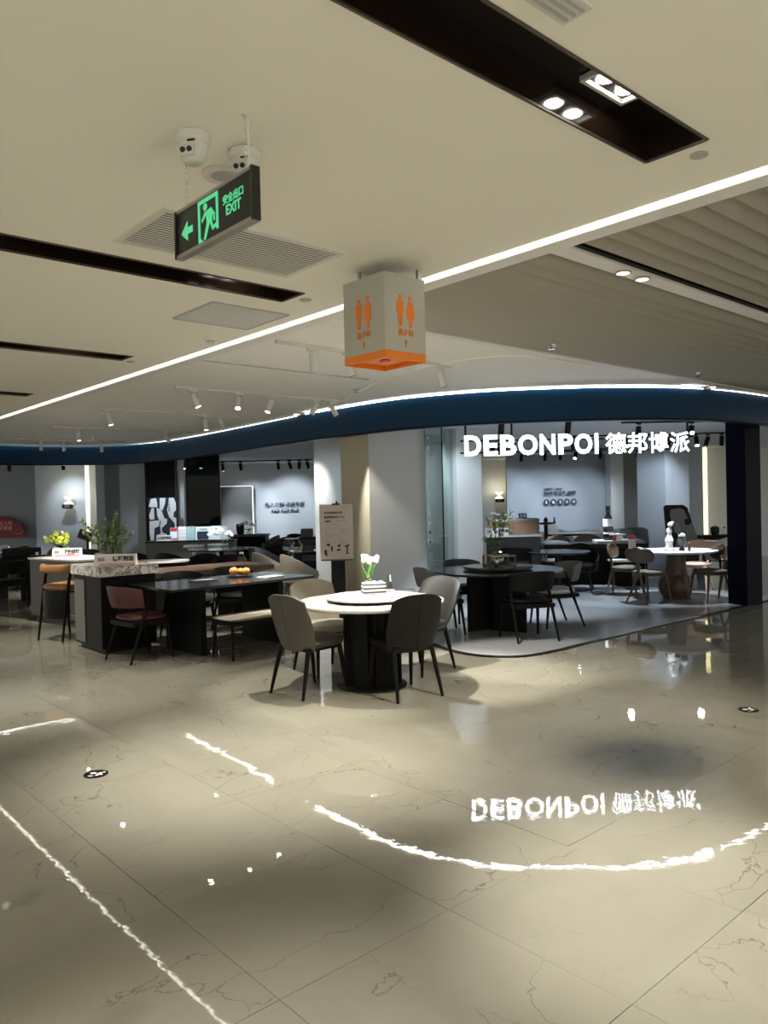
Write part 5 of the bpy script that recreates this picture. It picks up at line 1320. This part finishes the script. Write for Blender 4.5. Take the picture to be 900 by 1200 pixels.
wb2 = thing('dark_bottle', 'small dark bottle standing behind the white box', 'bottle', (15.172,10.996, .801)); MB().lathe([(.045, 0), (.05, .2), (.02, .27), (.018, .34)], n=16).build('glass_body', 'bottle_black', wb2); MB().lathe([(.051, .06), (.051, .15)], n=16).build('paper_label', 'print_white', wb2)
# big black slab counter
sc_t = thing('black_slab_counter', 'long low black block counter with grey stone top', 'counter', (12.644,8.291, 0), R(-50))
MB().box((0, 0, .33), (1.75, .7, .66), bev=.006).build('body', 'black_wood', sc_t, smooth=0); MB().box((0, 0, .70), (1.85, .8, .08), bev=.006).build('worktop', 'black_metal', sc_t, smooth=0)
MB().box((.45, 0, .765), (.85, .7, .05), bev=.004).build('stone_top', 'print_grey', sc_t, smooth=0)
round_table('low dark round table behind the black stone table', 10.477,7.543, 'dark_stone', .52, disc_base, None, .74)
RB = 'dark chairs between the tables of the right shop'
put('c_bowdark', None, 'black chair behind the jar of branches, below the navy counter', RB, 10.376,8.303, R(-60))
put('c_bowpale', None, 'pale seated chair behind the low dark round table', RB, 11.926,8.663, R(130))
put('c_tubdark', None, 'dark chair at the left end of the black block counter', RB, 11.247,7.661, R(120))
sw = thing('side_shelf', 'white topped low shelf left of the brown wooden chairs', 'shelf', (12.539,7.582, 0), R(-41.7))
MB().box((0, 0, .22), (.44, .4, .43)).build('body', 'black_wood', sw, smooth=0); MB().box((0, 0, .45), (.50, .46, .03)).build('shelf_top', 'print_white', sw, smooth=0)
wn = thing('wine_bottle', 'big black bottle with white label on the black block counter', 'bottle', (12.772,8.044, .791))
MB().lathe([(.085, 0), (.09, .02), (.09, .36), (.07, .43), (.038, .48), (.036, .60), (.04, .61), (.04, .64)], n=24).build('glass_body', 'bottle_black', wn)
MB().lathe([(.0915, .26), (.0915, .40)], n=24).build('paper_label', 'print_white', wn); MB().lathe([(.0915, .12), (.0915, .15)], n=24).build('lower_label', 'print_white', wn)
cu = thing('tableware', 'white teapot with red side on the black block counter', 'teapot', (12.637,7.763, .791))
MB().lathe([(.05, 0), (.09, .04), (.09, .09), (.03, .14)], n=20).build('pot', 'white_gloss', cu); MB().lathe([(.15, .11), (.15, .125), (.03, .13)], n=24).build('dish', 'white_gloss', cu)
MB().box((-.11, 0, .06), (.05, .06, .10), bev=.01).build('red_cup', 'print_red', cu)
put('c_square', dining_chair('mid_fabric', zt=.98), 'grey square backed chair behind the teapot', RB, 13.755,8.374, R(-60))
put('c_square', None, 'grey square backed chair left of the right pillar', RB, 14.333,8.394, R(-60))
ps = thing('price_stand', 'red headed white price card on a stand beside the brown chair', 'price card', (12.016,7.110, 0), R(-41.7))
MB().box((0, 0, .80), (.12, .012, .26), rx=R(-8)).build('card', 'print_white', ps, smooth=0); MB().box((0, -.006, .90), (.122, .014, .07), rx=R(-8)).build('red_header', 'print_red', ps, smooth=0)
for k, zz in enumerate((.82, .78, .74)): MB().box((0, -.010-.003*k, zz), (.08, .008, .012)).build('printed_line', 'print_grey', ps, smooth=0)
MB().tube([(0, .02, .0), (0, .02, .70)], .010, 8).build('post', 'black_metal', ps); MB().lathe([(.12, 0), (.12, .012)], (0, .02, 0), 20).build('foot', 'black_metal', ps)
# tilted stone sample board
sbx, sby = 13.501,6.993
sm_ = thing('stone_sample_board', 'tall tilted grey stone sample in black backing, leaning by the right pillar', 'board', (sbx, sby, 0), R(-41.7))
bz = 1.418
TM = Matrix(((1, 0, 0, 0), (0, .16, -1, 0), (0, 1, .16, 0), (0, 0, 0, 1)))
MB().slab([(-.22, .3), (.36, .3), (.36, .72), (.20, bz-.05), (.12, bz), (-.20, bz), (-.235, bz-.03)], TM, .03).build('backing_board', 'black_metal', sm_, smooth=0)
TM2 = Matrix(((1, 0, 0, 0), (0, .16, -1, -.031), (0, 1, .16, .0), (0, 0, 0, 1)))
MB().slab([(-.10, .62), (.33, .62), (.335, .85), (.26, 1.10), (.19, bz-.38), (.12, bz-.36), (.13, bz-.26), (.19, bz-.25), (.13, bz-.09), (.05, bz-.06), (-.11, bz-.08), (-.14, bz-.18), (-.08, bz-.50), (.0, bz-.46), (.04, bz-.56), (-.06, bz-.66), (-.04, .80)], TM2, .015).build('stone_slab', 'panel_grey', sm_, smooth=0)
for x in (-.15, .28): MB().tube([(x, .0, .32), (x-.02, .28, .0)], .014, 8).build('support_leg', 'black_metal', sm_); MB().tube([(x, .05, .32), (x, -.08, .0)], .014, 8).build('support_leg', 'black_metal', sm_)
# figurines on the white round table
fg = thing('white_figurine', 'tall white sculpted figurine on the white round table', 'figurine', (11.27, 6.03, .751))
MB().lathe([(.085, 0), (.09, .02), (.06, .04), (.05, .10), (.065, .16), (.04, .22), (.028, .26), (.045, .30), (.035, .34), (.01, .36)], n=20).build('body', 'white_gloss', fg)
MB().ball((0, -.02, .40), .04, 2, (1.1, 1, .9)).build('head', 'white_gloss', fg); MB().ball((.05, -.02, .43), .03, 2, (1.3, 1, .7)).build('crest', 'white_gloss', fg)
fb = thing('black_figurine', 'black figurine with white cap on the white round table', 'figurine', (11.36, 5.87, .751))
MB().lathe([(.05, 0), (.045, .02), (.025, .06), (.055, .12), (.065, .18), (.045, .22)], n=20).build('body', 'print_black', fb)
MB().ball((0, 0, .235), .055, 2, (1, 1, .6)).build('cap', 'white_gloss', fb); MB().tube([(.0, .0, .2), (-.04, .05, .32), (-.02, .06, .42)], [.02, .03, .015], 8).build('raised_arm', 'print_black', fb)
fc = thing('brown_bottle', 'tiny brown bottle between the figurines and the table rim', 'bottle', (11.30, 5.72, .751)); MB().lathe([(.022, 0), (.024, .06), (.010, .09), (.010, .12)], n=14).build('glass_body', 'rust_brown', fc); MB().lathe([(.011, .12), (.011, .13)], n=12).build('stopper', 'cork_beige', fc)
# table at far right
slab_table('dark_console', 'dark console table before the bright wall beside the navy column', 15.062,7.075, R(-41.7), .95, .45, .80, 'dark_panel', 'black_metal', .04, .2, .05, .7)
bp3 = thing('black_pot', 'black lidded pot on the dark console table', 'pot', (15.050,7.087, .801)); MB().lathe([(.06, 0), (.085, .04), (.085, .14), (.05, .17)], n=20).build('body', 'print_black', bp3); MB().lathe([(.04, .17), (.015, .20)], n=16).build('lid', 'white_gloss', bp3)
gp3 = thing('clear_pot', 'clear glass pot right of the black pot on the console', 'pot', (15.089,6.918, .801)); MB().lathe([(.05, 0), (.07, .04), (.06, .13), (.065, .14)], n=20).build('body', 'clear_glass', gp3); MB().lathe([(.03, .141), (.01, .165)], n=14).build('knob', 'print_black', gp3)
put('c_tubpale', None, 'pale chair tucked under the dark console table', None, 14.568,6.712, R(-30))
